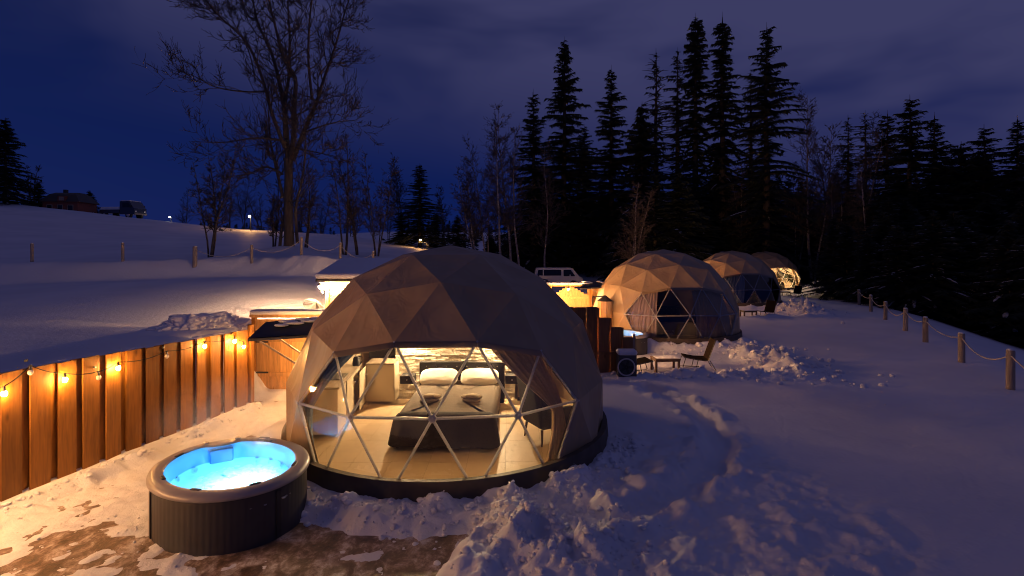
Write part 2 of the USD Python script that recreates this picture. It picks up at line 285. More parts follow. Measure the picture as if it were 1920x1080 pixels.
def ground_z(X, Y):
    X, Y = np.asarray(X, float), np.asarray(Y, float)
    # hillside behind the fence
    fx = FENCE_A[0] + (FENCE_B[0] - FENCE_A[0])*(Y - FENCE_A[1])/(FENCE_B[1] - FENCE_A[1])
    fx = np.where(Y > 12.3, -6.0 + (Y - 12.3)*.12 + 9*sm((Y - 13)/30), fx)
    fx = fx - .9*sm((Y - 11.25)/.5)*(Y < 12.3)
    back = fx - X                                       # metres behind the fence line
    yb = 23.6 + .10*(X + 23) + .5*np.sin(X*.35)
    d = Y - yb
    w = sm((2.0 - X)/13.0)
    foot = 1.90 + .030*np.clip(X + 23, 0, 18)
    low = (1.10 + (foot - 1.10)*np.clip((Y - 7)/15.0, 0, 1))*sm(back/1.2 + .08)*sm((back + .1)/.3)
    gate = sm((Y - 12.5)/1.5)
    low = np.where(Y < 12.5, low, low*(1 - .5*gate*np.exp(-np.maximum(back, 0)/3.0)))
    low = low*(1 - .12*np.exp(-((X + 5.2)**2 + (Y - 16.5)**2)/20))
    crown = 2.76 + .016*np.clip(X + 24, 0, 20)
    bank = (crown - foot)*sm((d + .2)/1.5) + .14*np.exp(-((d - 1.6)/.7)**2)*(.2 + 1.4*noise2(X, Y, .7, 3, 3))
    slope = np.interp(X, [-140, -70, -37, -25, -12, -2], [.25, .172, .088, .072, .035, .0])
    hill = np.maximum(0, d - 2.0); crest = 44.0
    hz = np.maximum(np.where(hill < crest, hill, crest + (hill - crest)*-.55), -40.0)
    z = np.where(d < -.2, low*np.where(Y < 13, 1, w), w*np.maximum(low, foot)) + w*bank + w*slope*hz
    # the small mound that the big bare tree stands on
    z += .75*np.exp(-(((X + 13.6)/2.6)**2 + ((Y - 30.5)/2.2)**2))
    # far valley and hills
    far = sm((Y - 90)/60)
    z = z*(1 - far) + far*(-3 + 24*sm((Y - 190)/330)*(.55 + .9*noise2(X, Y, .006, 5, 3)))
    # the ground under the forest edge behind the parked van
    z += 2.3*sm((Y - 54)/16)*(1 - w)*sm((26 - X)/10)*(1 - far)
    # right side falls away beyond the rope fence
    rx = 12.3 + (Y - 12.5)*.495
    z -= 1.9*sm((X - rx - .6)/9.0)*sm(1 - far)
    # gentle relief
    z += .05*(noise2(X, Y, .22, 8, 3) - .5)*sm((Y - 2)/6) + .030*(noise2(X*.6 + Y*.3, Y - .4*X, 1.3, 45, 3) - .5)*(Y < 60)
    # ---------------- snow depth near the huts
    c = DOMES[0]; r1 = np.hypot(X - c[0], Y - c[1]); a1 = np.degrees(np.arctan2(Y - c[1], X - c[0]))
    deep = .17*np.ones_like(X)
    lump = noise2(X, Y, 1.6, 11, 5); fine = noise2(X, Y, 5.5, 12, 4); clod = noise2(X, Y, 3.1, 13, 4)
    clod = np.clip((clod - .42)*3.2, 0, 1)
    # cleared terrace round the tub and up to the gate
    e = np.minimum(np.minimum(X - (fx + .1), 12.35 - Y), (-.40 + .15*np.sin(Y*2.1) + .7*(lump - .5)) - X)
    e = np.minimum(e, r1 - 3.40 - .30*(lump - .5))
    t = sm(e/.32)
    thin = -.035 + .10*np.clip(noise2(X*1.25 + Y*.25, Y*.7 - X*.2, 1.15, 14, 5) - .30, 0, 1) + .05*(fine - .45) + .05*(clod - .4)*(noise2(X, Y, .9, 19, 3))
    thin += .05*(noise2(X, Y, 7.0, 42, 4) - .5)
    thin += .04*sm((-3.1 - X)/2.5)*sm((Y - 4.0)/3)      # more snow left lying along the fence
    thin += .16*np.exp(-((X - fx - .22)/.20)**2)*(.35 + 1.3*clod)*(Y < 11.4)      # thrown up against the boards
    s = deep*(1 - t) + thin*t
    # bank heaped round the front of the first dome and the heap to its right
    ring = np.exp(-((r1 - 3.26)/.20)**2)*sm((a1 + 118)/14)*sm((-8 - a1)/30)
    s += ring*(.05 + .11*clod + .08*(lump - .5))
    heap = np.exp(-(((X - .40)/.80)**2 + ((Y - 5.95)/.62)**2))
    s += heap*(.06 + .24*clod + .20*(lump - .4) + .05*(fine - .5))
    rough = sm((3.9 - np.hypot((X - 1.0)*.85, Y - 6.6))/1.6)*(1 - t)
    s += rough*(.08*(clod - .3) + .11*(lump - .5) + .05*(fine - .5))
    crisp = np.abs(noise2(X, Y, 9.0, 41, 4) - .5)*2; s += (.06*(crisp - .3))*np.clip(rough + heap + ring, 0, 1)
    # footprints round the right of the dome
    pa = np.array([(3.35, 12.9), (3.9, 11.6), (3.95, 10.3), (3.7, 9.0), (3.15, 8.0), (2.5, 7.25), (1.6, 6.7)])
    dist = np.full(X.shape, 9.0)
    for k in range(len(pa) - 1):
        p, q = pa[k], pa[k+1]; u = np.clip(((X - p[0])*(q[0]-p[0]) + (Y - p[1])*(q[1]-p[1]))/((q - p)@(q - p)), 0, 1)
        dist = np.minimum(dist, np.hypot(X - p[0] - u*(q[0]-p[0]), Y - p[1] - u*(q[1]-p[1])))
    s += -.15*np.exp(-(dist/.22)**4)*(.55 + .6*lump) + .05*np.exp(-((dist - .38)/.18)**2)*(.1 + 1.6*clod)*sm((14 - Y)/2)
    # the second, third and fourth pitches: cleared patios and snow heaps
    for k in (1, 2, 3):
        cx, cy = DOMES[k]
        pat = sm((1.0 - np.maximum(np.abs(X - cx + 1.05)/2.45, np.abs(Y - cy + 5.5)/2.15))/.25 + .5*(lump - .5))
        s = s*(1 - pat) + pat*(.055 + .03*(fine - .5) + .06*(lump - .5))
        rr = np.hypot(X - cx, Y - cy); aa = np.degrees(np.arctan2(Y - cy, X - cx))
        s += np.exp(-((rr - 3.45)/.28)**2)*sm((aa + 150)/15)*sm((-25 - aa)/30)*(.12 + .16*clod)
        hp = np.exp(-(((X - cx - 1.75 - .15*(Y - cy + 5.2))/.75)**2 + ((Y - cy + 5.5)/1.9)**2)) + .55*np.exp(-(((X - cx + .7)/2.0)**2 + ((Y - cy + 7.45)/.30)**2))
        s += hp*(.12 + .42*clod + .26*(lump - .4))*(1 - .6*pat)
        if k > 1: s += .5*np.exp(-(((X - cx - 1.9)/1.1)**2 + ((Y - cy + 4.6)/1.2)**2))*(.3 + .9*clod)
    # dug-out floor under each dome
    for cx, cy in DOMES: s = np.where(np.hypot(X - cx, Y - cy) < 2.85, -.12, s)
    # crossing lumps on the bank top
    z += w*.28*np.exp(-((d - .9)/1.0)**2)*sm((X + 24)/9)*np.clip(noise2(X, Y, .9, 17, 4) - .42, 0, 1)*4
    return z + np.where(Y > 0, s, .15)*sm((90 - Y)/20 + .2)

def axis(*parts):
    out = []
    for a, b, st in parts: out.append(np.arange(a, b, st))
    return np.concatenate(out + [[parts[-1][1]]])
gx = axis((-600, -120, 24), (-120, -40, 4), (-40, -14, .7), (-14, -7.6, .2), (-7.6, 4.6, .042), (4.6, 10, .085), (10, 20, .25), (20, 45, .8), (45, 120, 5), (120, 600, 30))
gy = axis((-30, 3, 1.5), (3, 4.3, .12), (4.3, 8.6, .036), (8.6, 14, .062), (14, 20, .10), (20, 32, .22), (32, 60, .7), (60, 130, 3), (130, 700, 18))
GX, GY = np.meshgrid(gx, gy, indexing="ij"); GZ = ground_z(GX, GY)
ii, jj = np.meshgrid(np.arange(len(gx) - 1), np.arange(len(gy) - 1), indexing="ij"); q = (ii*len(gy) + jj).ravel(); n2 = len(gy)
gmesh = (np.stack([GX, GY, GZ], -1).reshape(-1, 3), np.vstack([np.c_[q, q + n2, q + n2 + 1], np.c_[q, q + n2 + 1, q + 1]]))
tag(obj("snow_ground", gmesh, "snow", smooth=True), kind="structure")
# cleared paving under the thin snow
tx, ty = np.meshgrid(np.arange(-7.4, .9, .07), np.arange(3.2, 12.6, .07), indexing="ij")
tz = .012 + .028*(noise2(tx, ty, 2.2, 21, 4) - .5)
qi, qj = np.meshgrid(np.arange(tx.shape[0] - 1), np.arange(tx.shape[1] - 1), indexing="ij"); q = (qi*tx.shape[1] + qj).ravel(); n2 = tx.shape[1]
tag(obj("trodden_path", (np.stack([tx, ty, tz], -1).reshape(-1, 3), np.vstack([np.c_[q, q + n2, q + n2 + 1], np.c_[q, q + n2 + 1, q + 1]])), "trodden", smooth=True), kind="structure")
for k in (1, 2, 3):
    cx, cy = DOMES[k]
    px_, py_ = np.meshgrid(np.linspace(cx - 3.6, cx + 1.5, 60), np.linspace(cy - 7.6, cy - 3.3, 50), indexing="ij")
    pz_ = .022 + .03*(noise2(px_, py_, 2.0, 23, 4) - .5)
    qi, qj = np.meshgrid(np.arange(59), np.arange(49), indexing="ij"); q = (qi*50 + qj).ravel()
    tag(obj("patio", (np.stack([px_, py_, pz_], -1).reshape(-1, 3), np.vstack([np.c_[q, q + 50, q + 51], np.c_[q, q + 51, q + 1]])), "trodden", smooth=True), kind="structure")
# loose clods of snow
rng = np.random.default_rng(5)
def clods(n, sampler, smin, smax):
    V, F = [], []; base = trimesh.creation.icosphere(1); bv, bf = np.array(base.vertices), np.array(base.faces)
    P = sampler(n); n = len(P); zz = ground_z(P[:, 0], P[:, 1])
    for k in range(n):
        s = smin + (smax - smin)*rng.random()**3
        v = bv*(1 + .7*(meshkit.noise(bv*1.7 + k*3.1, k) - .5)[:, None])*s*np.array([1, .6 + .6*rng.random(), .5 + .5*rng.random()])
        a = rng.random()*6.28; c, w = math.cos(a), math.sin(a)
        V.append(v @ np.array([[c, w, 0], [-w, c, 0], [0, 0, 1]]) + [P[k, 0], P[k, 1], zz[k] + s*.15]); F.append(bf + 42*k)
    return np.vstack(V), np.vstack(F)
def around(cx, cy, sx, sy): return lambda n: np.c_[rng.normal(cx, sx, n), rng.normal(cy, sy, n)]
def ring_(n):
    a = np.radians(rng.uniform(-125, -15, n)); r = rng.normal(3.38, .16, n); r = np.maximum(r, 3.15)
    return np.c_[DOMES[0][0] + r*np.cos(a), DOMES[0][1] + r*np.sin(a)]
def fence_foot(n):
    u = rng.random(n)[:, None]; return FENCE_A + (FENCE_B - FENCE_A)*u + np.c_[.15 + .25*rng.random(n)**2, np.zeros(n)]
CL = MB()
for n, s_, a, b in ((700, around(.45, 5.95, .55, .5), .010, .06), (520, ring_, .010, .055), (260, fence_foot, .010, .055), (420, around(-2.0, 5.7, 1.2, .7), .004, .022), (420, around(-5.0, 6.6, .9, 1.3), .004, .022),
                    (320, around(8.2, 15.9, .75, 1.5), .02, .11), (200, around(5.8, 13.95, 1.5, .25), .02, .10), (160, around(16.6, 29.4, .9, 1.3), .03, .14), (140, around(6.8, 17.7, 2.0, .25), .02, .09), (140, around(26, 43.5, 1.2, 1.2), .03, .12)):
    CL.raw(*clods(n, s_, a, b))
tag(obj("snow_clods", CL, "snow", smooth=True), "loose clods of shovelled snow heaped beside the domes and patio", "snow clods", kind="stuff")

# ------------------------------------------------------------------ geodesic domes
def dome3v():
    V = [[0, 0, 1]]
    for k in range(5): a = 2*np.pi*k/5; V.append([2/5**.5*np.cos(a), 2/5**.5*np.sin(a), 1/5**.5])
    for k in range(5): a = 2*np.pi*(k + .5)/5; V.append([2/5**.5*np.cos(a), 2/5**.5*np.sin(a), -1/5**.5])
    V = np.array(V); F = []
    for k in range(5):
        a, b, c, d = 1 + k, 1 + (k + 1) % 5, 6 + k, 6 + (k + 4) % 5
        F += [(0, a, b), (a, c, b), (a, d, c)]
    pts, fs = {}, []
    for t in F:
        A, B, C = V[list(t)]
        def idx(i, j):
            p = A + (B - A)*i/3 + (C - A)*j/3; p = p/np.linalg.norm(p); key = tuple(np.round(p, 5) + 0.)
            if key not in pts: pts[key] = len(pts)
            return pts[key]
        for i in range(3):
            for j in range(3 - i):
                fs.append((idx(i, j), idx(i+1, j), idx(i, j+1)))
                if i + j < 2: fs.append((idx(i+1, j), idx(i+1, j+1), idx(i, j+1)))
    return np.array(list(pts)), fs
DR, DZ = 3.0, 0.69
DP, DF = dome3v(); _c, _s = math.cos(-.907), math.sin(-.907)
DP = DR*(DP @ np.array([[_c, -_s, 0], [_s, _c, 0], [0, 0, 1]]).T)
DF = [f for f in DF if DP[list(f), 2].min() > -.62]
DAZ = (np.degrees(np.arctan2(DP[:, 1], DP[:, 0])) + 92 + 180) % 360 - 180          # 0 = middle of the window
WIN, CLOTH = [], []
for f in DF:
    z = DP[list(f), 2]
    (WIN if z.max() < 1.75 and np.abs(DAZ[list(f)]).max() < 52 and z.min() < .7 else CLOTH).append(f)
up = np.array([0, 0, DZ])
def make_dome(label):
    t = thing("geodesic_dome", label, "dome tent", (*DOMES[0], 0), group=None)
    lining = MB()
    for f in CLOTH:
        A, B, C = DP[list(f)]
        if np.dot(np.cross(B - A, C - A), A + B + C) < 0: B, C = C, B
        nrm = np.cross(B - A, C - A); nrm /= np.linalg.norm(nrm)
        N = 6; vid, v, ff = {}, [], []
        for i in range(N + 1):
            for j in range(N + 1 - i):
                a, b = i/N, j/N; c = 1 - a - b; vid[i, j] = len(v)
                v.append(A*c + B*a + C*b + up - nrm*.035*(27*a*b*c)**.7)
        for i in range(N):
            for j in range(N - i):
                ff.append((vid[i, j], vid[i+1, j], vid[i, j+1]))
                if i + j < N - 1: ff.append((vid[i+1, j], vid[i+1, j+1], vid[i, j+1]))
        obj("fabric_panel", (np.array(v), np.array(ff)), "membrane", t, smooth=True)
        tri = np.array([A, B, C])*.972 + up; lining.raw(tri, [[0, 2, 1]])
    obj("inner_lining", lining, "lining", t)
    # window: struts, hubs and clear film
    edges = set(); hubs = set()
    for f in WIN:
        for k in range(3): edges.add(tuple(sorted((f[k], f[(k+1) % 3]))))
        A, B, C = DP[list(f)]*1.004
        if np.dot(np.cross(B - A, C - A), A + B + C) < 0: B, C = C, B
        cen = (A + B + C)/3
        obj("window_pane", (np.array([A, B, C]) + up, np.array([[0, 1, 2]])), "film", t)
        hubs |= set(f)
    for a, b in sorted(edges):
        if DP[a, 2] < 0 and DP[b, 2] < 0: continue
        A, B = DP[a]*.99 + up, DP[b]*.99 + up
        obj("strut", MB().cyl(A, B, .021, n=10), "steel", t, smooth=40)
    for h in sorted(hubs):
        if DP[h, 2] < 0: continue
        n_ = DP[h]/np.linalg.norm(DP[h])
        m = MB().cyl(DP[h]*.985 + up, DP[h]*.985 + up + n_*.03, .062, .055, n=12)
        m.cyl(DP[h]*.985 + up + n_*.03, DP[h]*.985 + up + n_*.055, .016, n=6)
        obj("hub", m, "steel", t, smooth=40)
    # hem rolled along the upper edge of the window
    top = sorted([i for i in range(len(DP)) if 1.2 < DP[i, 2] < 1.75 and abs(DAZ[i]) < 52], key=lambda i: DAZ[i])
    H = DP[top]*1.004 + up; hem = MB()
    for k in range(len(H) - 1):
        o = (H[k] + H[k+1])/2; o = o*[1, 1, 0]; o /= np.linalg.norm(o)
        hem.raw([H[k], H[k+1], H[k+1] + [0, 0, -.09] + o*.012, H[k] + [0, 0, -.09] + o*.012], [[0, 1, 2, 3]])
    obj("hem_flap", hem, "membrane", t)
    # skirt round the foot, tall under the window
    ringp = sorted([i for i in range(len(DP)) if -.62 < DP[i, 2] < -.4], key=lambda i: DAZ[i])
    aa = np.radians(np.linspace(-180, 180, 91)[:-1] - 92); th = np.linspace(-180, 180, 91)[:-1]
    ra = np.interp(th, [DAZ[i] for i in ringp], [np.hypot(*DP[i, :2]) for i in ringp], period=360)
    wob = .015*np.sin(th*.35) + .012*np.sin(th*.9 + 1)
    lo = np.c_[np.cos(aa)*(ra + .10 + wob), np.sin(aa)*(ra + .10 + wob), np.full(90, -.06)]
    mid = np.c_[np.cos(aa)*(ra + .075), np.sin(aa)*(ra + .075), np.full(90, .26)]
    hi = np.c_[np.cos(aa)*(ra + .06), np.sin(aa)*(ra + .06), np.full(90, .415)]
    hi2 = np.c_[np.cos(aa)*(ra - .04), np.sin(aa)*(ra - .04), np.full(90, .41)]
    obj("skirt", MB().loft([lo, mid, hi, hi2]), "skirt_cloth", t, smooth=50)
    # patch of snow left on the crown
    sv = trimesh.creation.icosphere(2, .36); vv = np.array(sv.vertices)*[1.15, .8, .05]; vv *= (1 + .5*(meshkit.noise(np.array(sv.vertices)*2.2, 4) - .5))[:, None]
    obj("snow_patch", (vv + [-.15, .75, DZ + 2.90], np.array(sv.faces)), "snow", t, smooth=True)
    b = MB().cyl((.22, -.18, DZ + 2.985), (.22, -.18, DZ + 3.02), .045, .03, n=10)
    return t
dome1 = make_dome("nearest khaki geodesic dome tent with lit bedroom behind its clear window")
for k, l in ((1, "unlit dome tent behind the patio chair, its left side glowing orange"), (2, "third dome tent of the row with bluish dark window"), (3, "farthest dome tent, its window glowing amber")):
    dup(dome1, (*DOMES[k], 0), label=l)

FL = .25
def disc_poly(r): return Point(0, 0).buffer(r, 24)
def floor_for(k, tiled):
    t = thing("floor", None, None, (*DOMES[k], 0), kind="structure")
    obj("floor_slab", MB().prism(disc_poly(2.93), .16, trimesh.transformations.translation_matrix([0, 0, FL - .165])), "floor_base", t)
    if tiled:
        d = disc_poly(2.90)
        for i in range(-5, 6):
            for j in range(-4, 4):
                c = sbox(i*.6 - .298 + .2, j*.9 - .448 + .3, i*.6 + .298 + .2, j*.9 + .448 + .3).intersection(d)
                if c.is_empty or c.area < .02: continue
                obj("tile", MB().prism(c, .012 + .0015*((i*7 + j*3) % 3 - 1), trimesh.transformations.translation_matrix([0, 0, FL - .012])), "floor_tile", t)
    else:
        obj("floor_boards", MB().prism(disc_poly(2.9), .01, trimesh.transformations.translation_matrix([0, 0, FL - .004])), "floor_tile", t)
floor_for(0, True); floor_for(1, False); floor_for(2, False); floor_for(3, False)

# ------------------------------------------------------------------ furniture of the first dome
def curtain(name, k, label, mat, rows, folds, group=None, amp=.03):
    """rows: (z, azimuth from, azimuth to) measured from the middle of the window; hangs just inside the struts."""
    nu, vs = 90, []
    zz = np.linspace(rows[0][0], rows[-1][0], 30); order = np.argsort([r[0] for r in rows]); rz_ = np.array([rows[i][0] for i in order])
    for z in zz:
        a0 = np.interp(z, rz_, [rows[i][1] for i in order]); a1 = np.interp(z, rz_, [rows[i][2] for i in order])
        u = np.linspace(0, 1, nu); a = np.radians(a0 + (a1 - a0)*u - 92)
        r = math.sqrt(max(2.78**2 - (z - DZ)**2, .5)) - .03
        rr = r + amp*np.sin(u*folds*2*np.pi + .8*np.sin(z*2)) + .4*amp*np.sin(u*folds*4.6*np.pi + 1)
        vs.append(np.c_[rr*np.cos(a), rr*np.sin(a), np.full(nu, z)])
    o = obj(name, MB().loft(vs, close=False), mat, None, smooth=True)
    UsdGeom.Xformable(o).AddTransformOp().Set(matrix((*DOMES[k], 0)))
    return tag(o, label, "curtain", group)
curtain("curtain", 0, "beige curtain tied back beside the armchair in the lit dome", "curtain_beige", [(2.16, 22, 45), (1.6, 33, 47), (1.08, 44.5, 49), (.75, 43.5, 50), (.28, 41, 51)], 7)
curtain("curtain", 0, "sheer blue grey curtain drawn aside at the lit window's left", "curtain_blue", [(2.16, -46, -25), (1.6, -48, -36), (1.08, -50, -45), (.75, -51, -44.5), (.28, -52, -42)], 8)
curtain("curtain", 1, "pale mauve curtain at the left of the second dome's dark window", "curtain_mauve", [(2.1, -44, -20), (.28, -50, -20)], 9)
curtain("curtain", 1, "tan curtain hanging at the right of the second dome's dark window", "curtain_beige", [(2.1, 10, 44), (.28, 10, 51)], 12)
curtain("curtain", 2, "grey blue curtain inside the third dome's dark window", "curtain_blue", [(2.1, -40, -4), (.28, -46, -8)], 10)
curtain("curtain", 3, "curtain glowing amber at the right of the farthest dome's window", "curtain_beige", [(2.1, 34, 46), (.28, 38, 50)], 6)

# stone wall behind the bed, stone by stone
WX0, WX1, WY, WZ1 = -2.62, .06, 11.42, 2.38
sw = thing("stone_wall", "pale split stone wall behind the bed, washed by two lamps", "stone wall")
obj("wall_core", MB().box(((WX0 + WX1)/2, WY + .09, (FL + WZ1)/2), (WX1 - WX0, .16, WZ1 - FL - .002)), "mortar", sw)
rng = np.random.default_rng(11); z = FL; row = 0; rest = MB()
bx_ = np.array(trimesh.creation.box([1, 1, 1]).vertices); bf_ = np.array(trimesh.creation.box([1, 1, 1]).faces)
while z < WZ1 - .03:
    h = rng.choice([.038, .05, .062]); x = WX0 - rng.random()*.15*(row % 2)
    while x < WX1 - .02:
        w_ = rng.uniform(.14, .34); a, b = max(x, WX0), min(x + w_, WX1)
        if WX1 - b < .06: b = WX1
        if b - a > .04:
            dpt = rng.uniform(.016, .034)
            v = bx_*[b - a - .003, dpt, min(h, WZ1 - z) - .003]; v[bx_[:, 1] < 0] += rng.normal(0, .003, (4, 3))
            seen = .62 < z < 1.62 and (z > 1.02 or not -1.95 < (a + b)/2 < -.27)
            if not seen: rest.raw(v + [(a + b)/2, WY + .01 - dpt/2, z + min(h, WZ1 - z)/2], bf_)
            else:
                obj("stone", (v + [(a + b)/2, WY + .01 - dpt/2, z + min(h, WZ1 - z)/2], bf_), f"split_stone_{'abc'[rng.integers(3)]}", sw)
        x = b + .0001 if b < WX1 else WX1 + 1
    z += h; row += 1
tag(obj("stones", rest, "split_stone_a", sw), kind="stuff")
for lx, ll in ((-2.18, "left wall lamp above the headboard in the lit dome"), (-.30, "right wall lamp above the headboard in the lit dome")):
    t = thing("wall_lamp", ll, "lamp", (lx, WY - .11, 1.73))
    m = MB().cyl((0, .10, .06), (0, .14, .06), .05, n=14); m.bar((0, .1, .06), (0, 0, .06), .015, .015); m.cyl((0, 0, .055), (0, 0, .10), .05, n=16)
    obj("bracket", m, "dark_steel", t, smooth=40)
    sp = trimesh.creation.icosphere(2, .042); obj("bulb", sp, "wall_spot", t, smooth=True)

# bed
bd = thing("bed", "double bed with brown bedspread and buttoned dark headboard in the lit dome", "bed", (-1.11, 9.85, FL), math.radians(-1))
def rrect(hx, hy0, hy1, r, n=8):
    pts = []
    for cx, cy, a0 in ((hx - r, hy1 - r, 0), (-hx + r, hy1 - r, 90), (-hx + r, hy0 + r, 180), (hx - r, hy0 + r, 270)):
        for k in range(n + 1): a = math.radians(a0 + 90*k/n); pts.append((cx + r*math.cos(a), cy + r*math.sin(a)))
    pts = np.array(pts); out = []
    for k in range(len(pts)):
        p, q = pts[k], pts[(k+1) % len(pts)]; m_ = max(1, int(np.hypot(*(q - p))/.05))
        for i in range(m_): out.append(p + (q - p)*i/m_)
    return np.array(out)
def draped(name, mat, levels, hx, y0, y1, parent, rip=.012, cap=True):
    base = rrect(hx, y0, y1, .10); s_ = np.cumsum(np.r_[0, np.hypot(*np.diff(base, axis=0).T)]); cen = np.array([0, (y0 + y1)/2])
    dirs = base - np.clip(base, [-hx + .12, y0 + .12], [hx - .12, y1 - .12]); dirs /= np.maximum(np.linalg.norm(dirs, axis=1, keepdims=True), 1e-6)
    loops = []
    for z_, off, rr in levels:
        p = base + dirs*(off + rr*rip*8*np.sin(s_*9 + 2*np.sin(s_*2.3)))[:, None]
        loops.append(np.c_[p, z_ + .012*np.sin(s_*5)*rr])
    m = MB().loft(loops[::-1] if False else loops, cap1=cap)
    return obj(name, m, mat, parent, smooth=50)
draped("bed_base", "valance_cloth", [(.03, -.02, 0), (.30, -.02, 0)], .86, -1.38, 1.12, bd)
draped("bedspread", "bedspread_cloth", [(.26, .015, .1), (.36, .012, .1), (.47, .005, .05), (.53, -.03, 0), (.555, -.09, 0), (.56, -.2, 0)], .84, -1.40, 1.12, bd, cap=True)
draped("foot_throw", "valance_cloth", [(.08, .10, .5), (.30, .07, .3), (.47, .045, .12), (.55, .0, 0), (.578, -.06, 0), (.583, -.18, 0)], .82, -1.41, -1.14, bd)
obj("headboard", MB().box((0, 1.22, .47), (1.86, .12, .90), bevel=.035), "charcoal_cloth", bd, smooth=50)
for r_ in range(3):
    for c_ in range(8):
        x_ = (c_ - 3.5)*.22 + (.11 if r_ % 2 else 0)
        if abs(x_) < .88: obj("button", MB().add(trimesh.creation.icosphere(1, .016), trimesh.transformations.translation_matrix([x_, 1.162, .60 + r_*.11])), "chrome", bd, smooth=True)
for x_, y_ in ((-.8, -1.3), (.8, -1.3), (-.8, 1.05), (.8, 1.05)): obj("leg", MB().cyl((x_, y_, 0), (x_, y_, .04), .03, n=10), "dark_steel", bd)
def pillow_mesh(w_, d_, h_, seed):
    s_ = trimesh.creation.icosphere(4); v = np.array(s_.vertices)
    p = np.sign(v)*np.abs(v)**np.array([.55, .55, 1.0])
    v2 = np.c_[p[:, 0]*w_/2, p[:, 1]*d_/2, v[:, 2]*h_/2*(1 - .35*np.abs(v[:, 0]*v[:, 1]))]
    v2 += .018*(meshkit.fbm(v2*7, 3, seed) - .5)[:, None]*[0, .3, 1.6]
    return v2, np.array(s_.faces)
for x_, l in ((-1.54, "left plump white pillow against the dark headboard"), (-.68, "right plump white pillow against the dark headboard")):
    v, f = pillow_mesh(.80, .52, .19, int(x_*100) % 97); T = rot([1, 0, 0], math.radians(24)); v = v @ T[:3, :3].T
    o = obj("pillow", (v + [x_, 10.70, FL + .67], f), "white_linen", smooth=True); tag(o, l, "pillow")
for x_, y_, a, l in ((-1.52, 9.35, .3, "left folded towel lying on the brown bedspread"), (-.75, 9.35, -.2, "right folded towel lying on the brown bedspread")):
    m = MB()
    for k, (ox, oy, an, L_, h0) in enumerate(((0, 0, 0, .36, .03), (-.05, .04, .7, .30, .075), (.07, .03, -.6, .30, .08), (0, -.06, .15, .20, .11))):
        c_, w_ = math.cos(an + a), math.sin(an + a); v, f = pillow_mesh(L_, .15, .075, k); R_ = np.array([[c_, w_, 0], [-w_, c_, 0], [0, 0, 1]])
        m.raw(v @ R_ + [x_ + ox, y_ + oy, FL + .555 + h0], f)
    tag(obj("towel", m, "towel_cloth", smooth=True), l, "towel")

# kitchen run and partitions
kt = thing("kitchen_counter", "cream corner kitchen counter left of the stone wall", "counter")
m = MB().box((-3.44, 9.95, FL + .46), (.5, 1.9, .80), rz=.09); obj("cabinet", m, "cabinet_white", kt)
obj("cabinet", MB().box((-2.86, 11.25, FL + .46), (.62, .5, .80)), "cabinet_white", kt)
for k in range(3):
    yy = 9.35 + k*.62; obj("cabinet_door", MB().box((-3.183 - (yy - 9.95)*-.09, yy, FL + .47), (.016, .6, .76), rz=.09, bevel=.004), "cabinet_white", kt)
    obj("door_knob", MB().cyl((-3.17 + (yy - 9.95)*.09, yy + .2, FL + .7), (-3.14 + (yy - 9.95)*.09, yy + .2, FL + .7), .014, n=8), "steel", kt)
obj("cabinet_door", MB().box((-2.86, 10.992, FL + .47), (.58, .016, .76), bevel=.004), "cabinet_white", kt)
obj("worktop", MB().box((-3.44, 9.95, FL + .88), (.56, 1.96, .04), rz=.09, bevel=.006), "worktop", kt); obj("worktop", MB().box((-2.86, 11.23, FL + .8805), (.62, .56, .04), bevel=.006), "worktop", kt)
obj("hob", MB().box((-3.42, 9.75, FL + .905), (.42, .5, .012), rz=.09), "black_plastic", kt)
obj("splashback", MB().box((-2.95, 11.56, FL + 1.12), (.62, .03, .44)), "charcoal_cloth", kt)
obj("splashback", MB().box((-3.72, 10.3, FL + 1.12), (.03, 1.1, .44), rz=.09), "charcoal_cloth", kt)
kp = thing("kettle", "dark kettle standing on the corner kitchen worktop", "kettle", (-3.30, 10.75, FL + .90))
m = MB(); m.loft([[(r_*math.cos(a), r_*math.sin(a), z_) for a in np.linspace(0, 6.283, 20)[:-1]] for r_, z_ in ((.08, 0), (.085, .05), (.07, .15), (.05, .19))], cap0=True, cap1=True)
obj("body", m, "dark_steel", kp, smooth=50); obj("handle", MB().tube([(.05, 0, .19), (.12, 0, .18), (.13, 0, .10), (.085, 0, .04)], .01), "black_plastic", kp, smooth=True); obj("lid_knob", MB().cyl((0, 0, .19), (0, 0, .215), .015), "steel", kp)
wd = thing("wardrobe", "brown wardrobe panel standing right of the stone wall", "wardrobe")
obj("side_panel", MB().box((.50, 11.30, FL + .92), (.74, .05, 1.84)), "partition_brown", wd); obj("carcass", MB().box((.52, 11.55, FL + .92), (.7, .42, 1.82)), "partition_brown", wd)
obj("plinth", MB().box((.5, 11.285, FL + .04), (.76, .03, .08)), "black_plastic", wd); obj("handle", MB().bar((.78, 11.265, FL + .8), (.78, 11.265, FL + 1.1), .012, .012), "steel", wd)
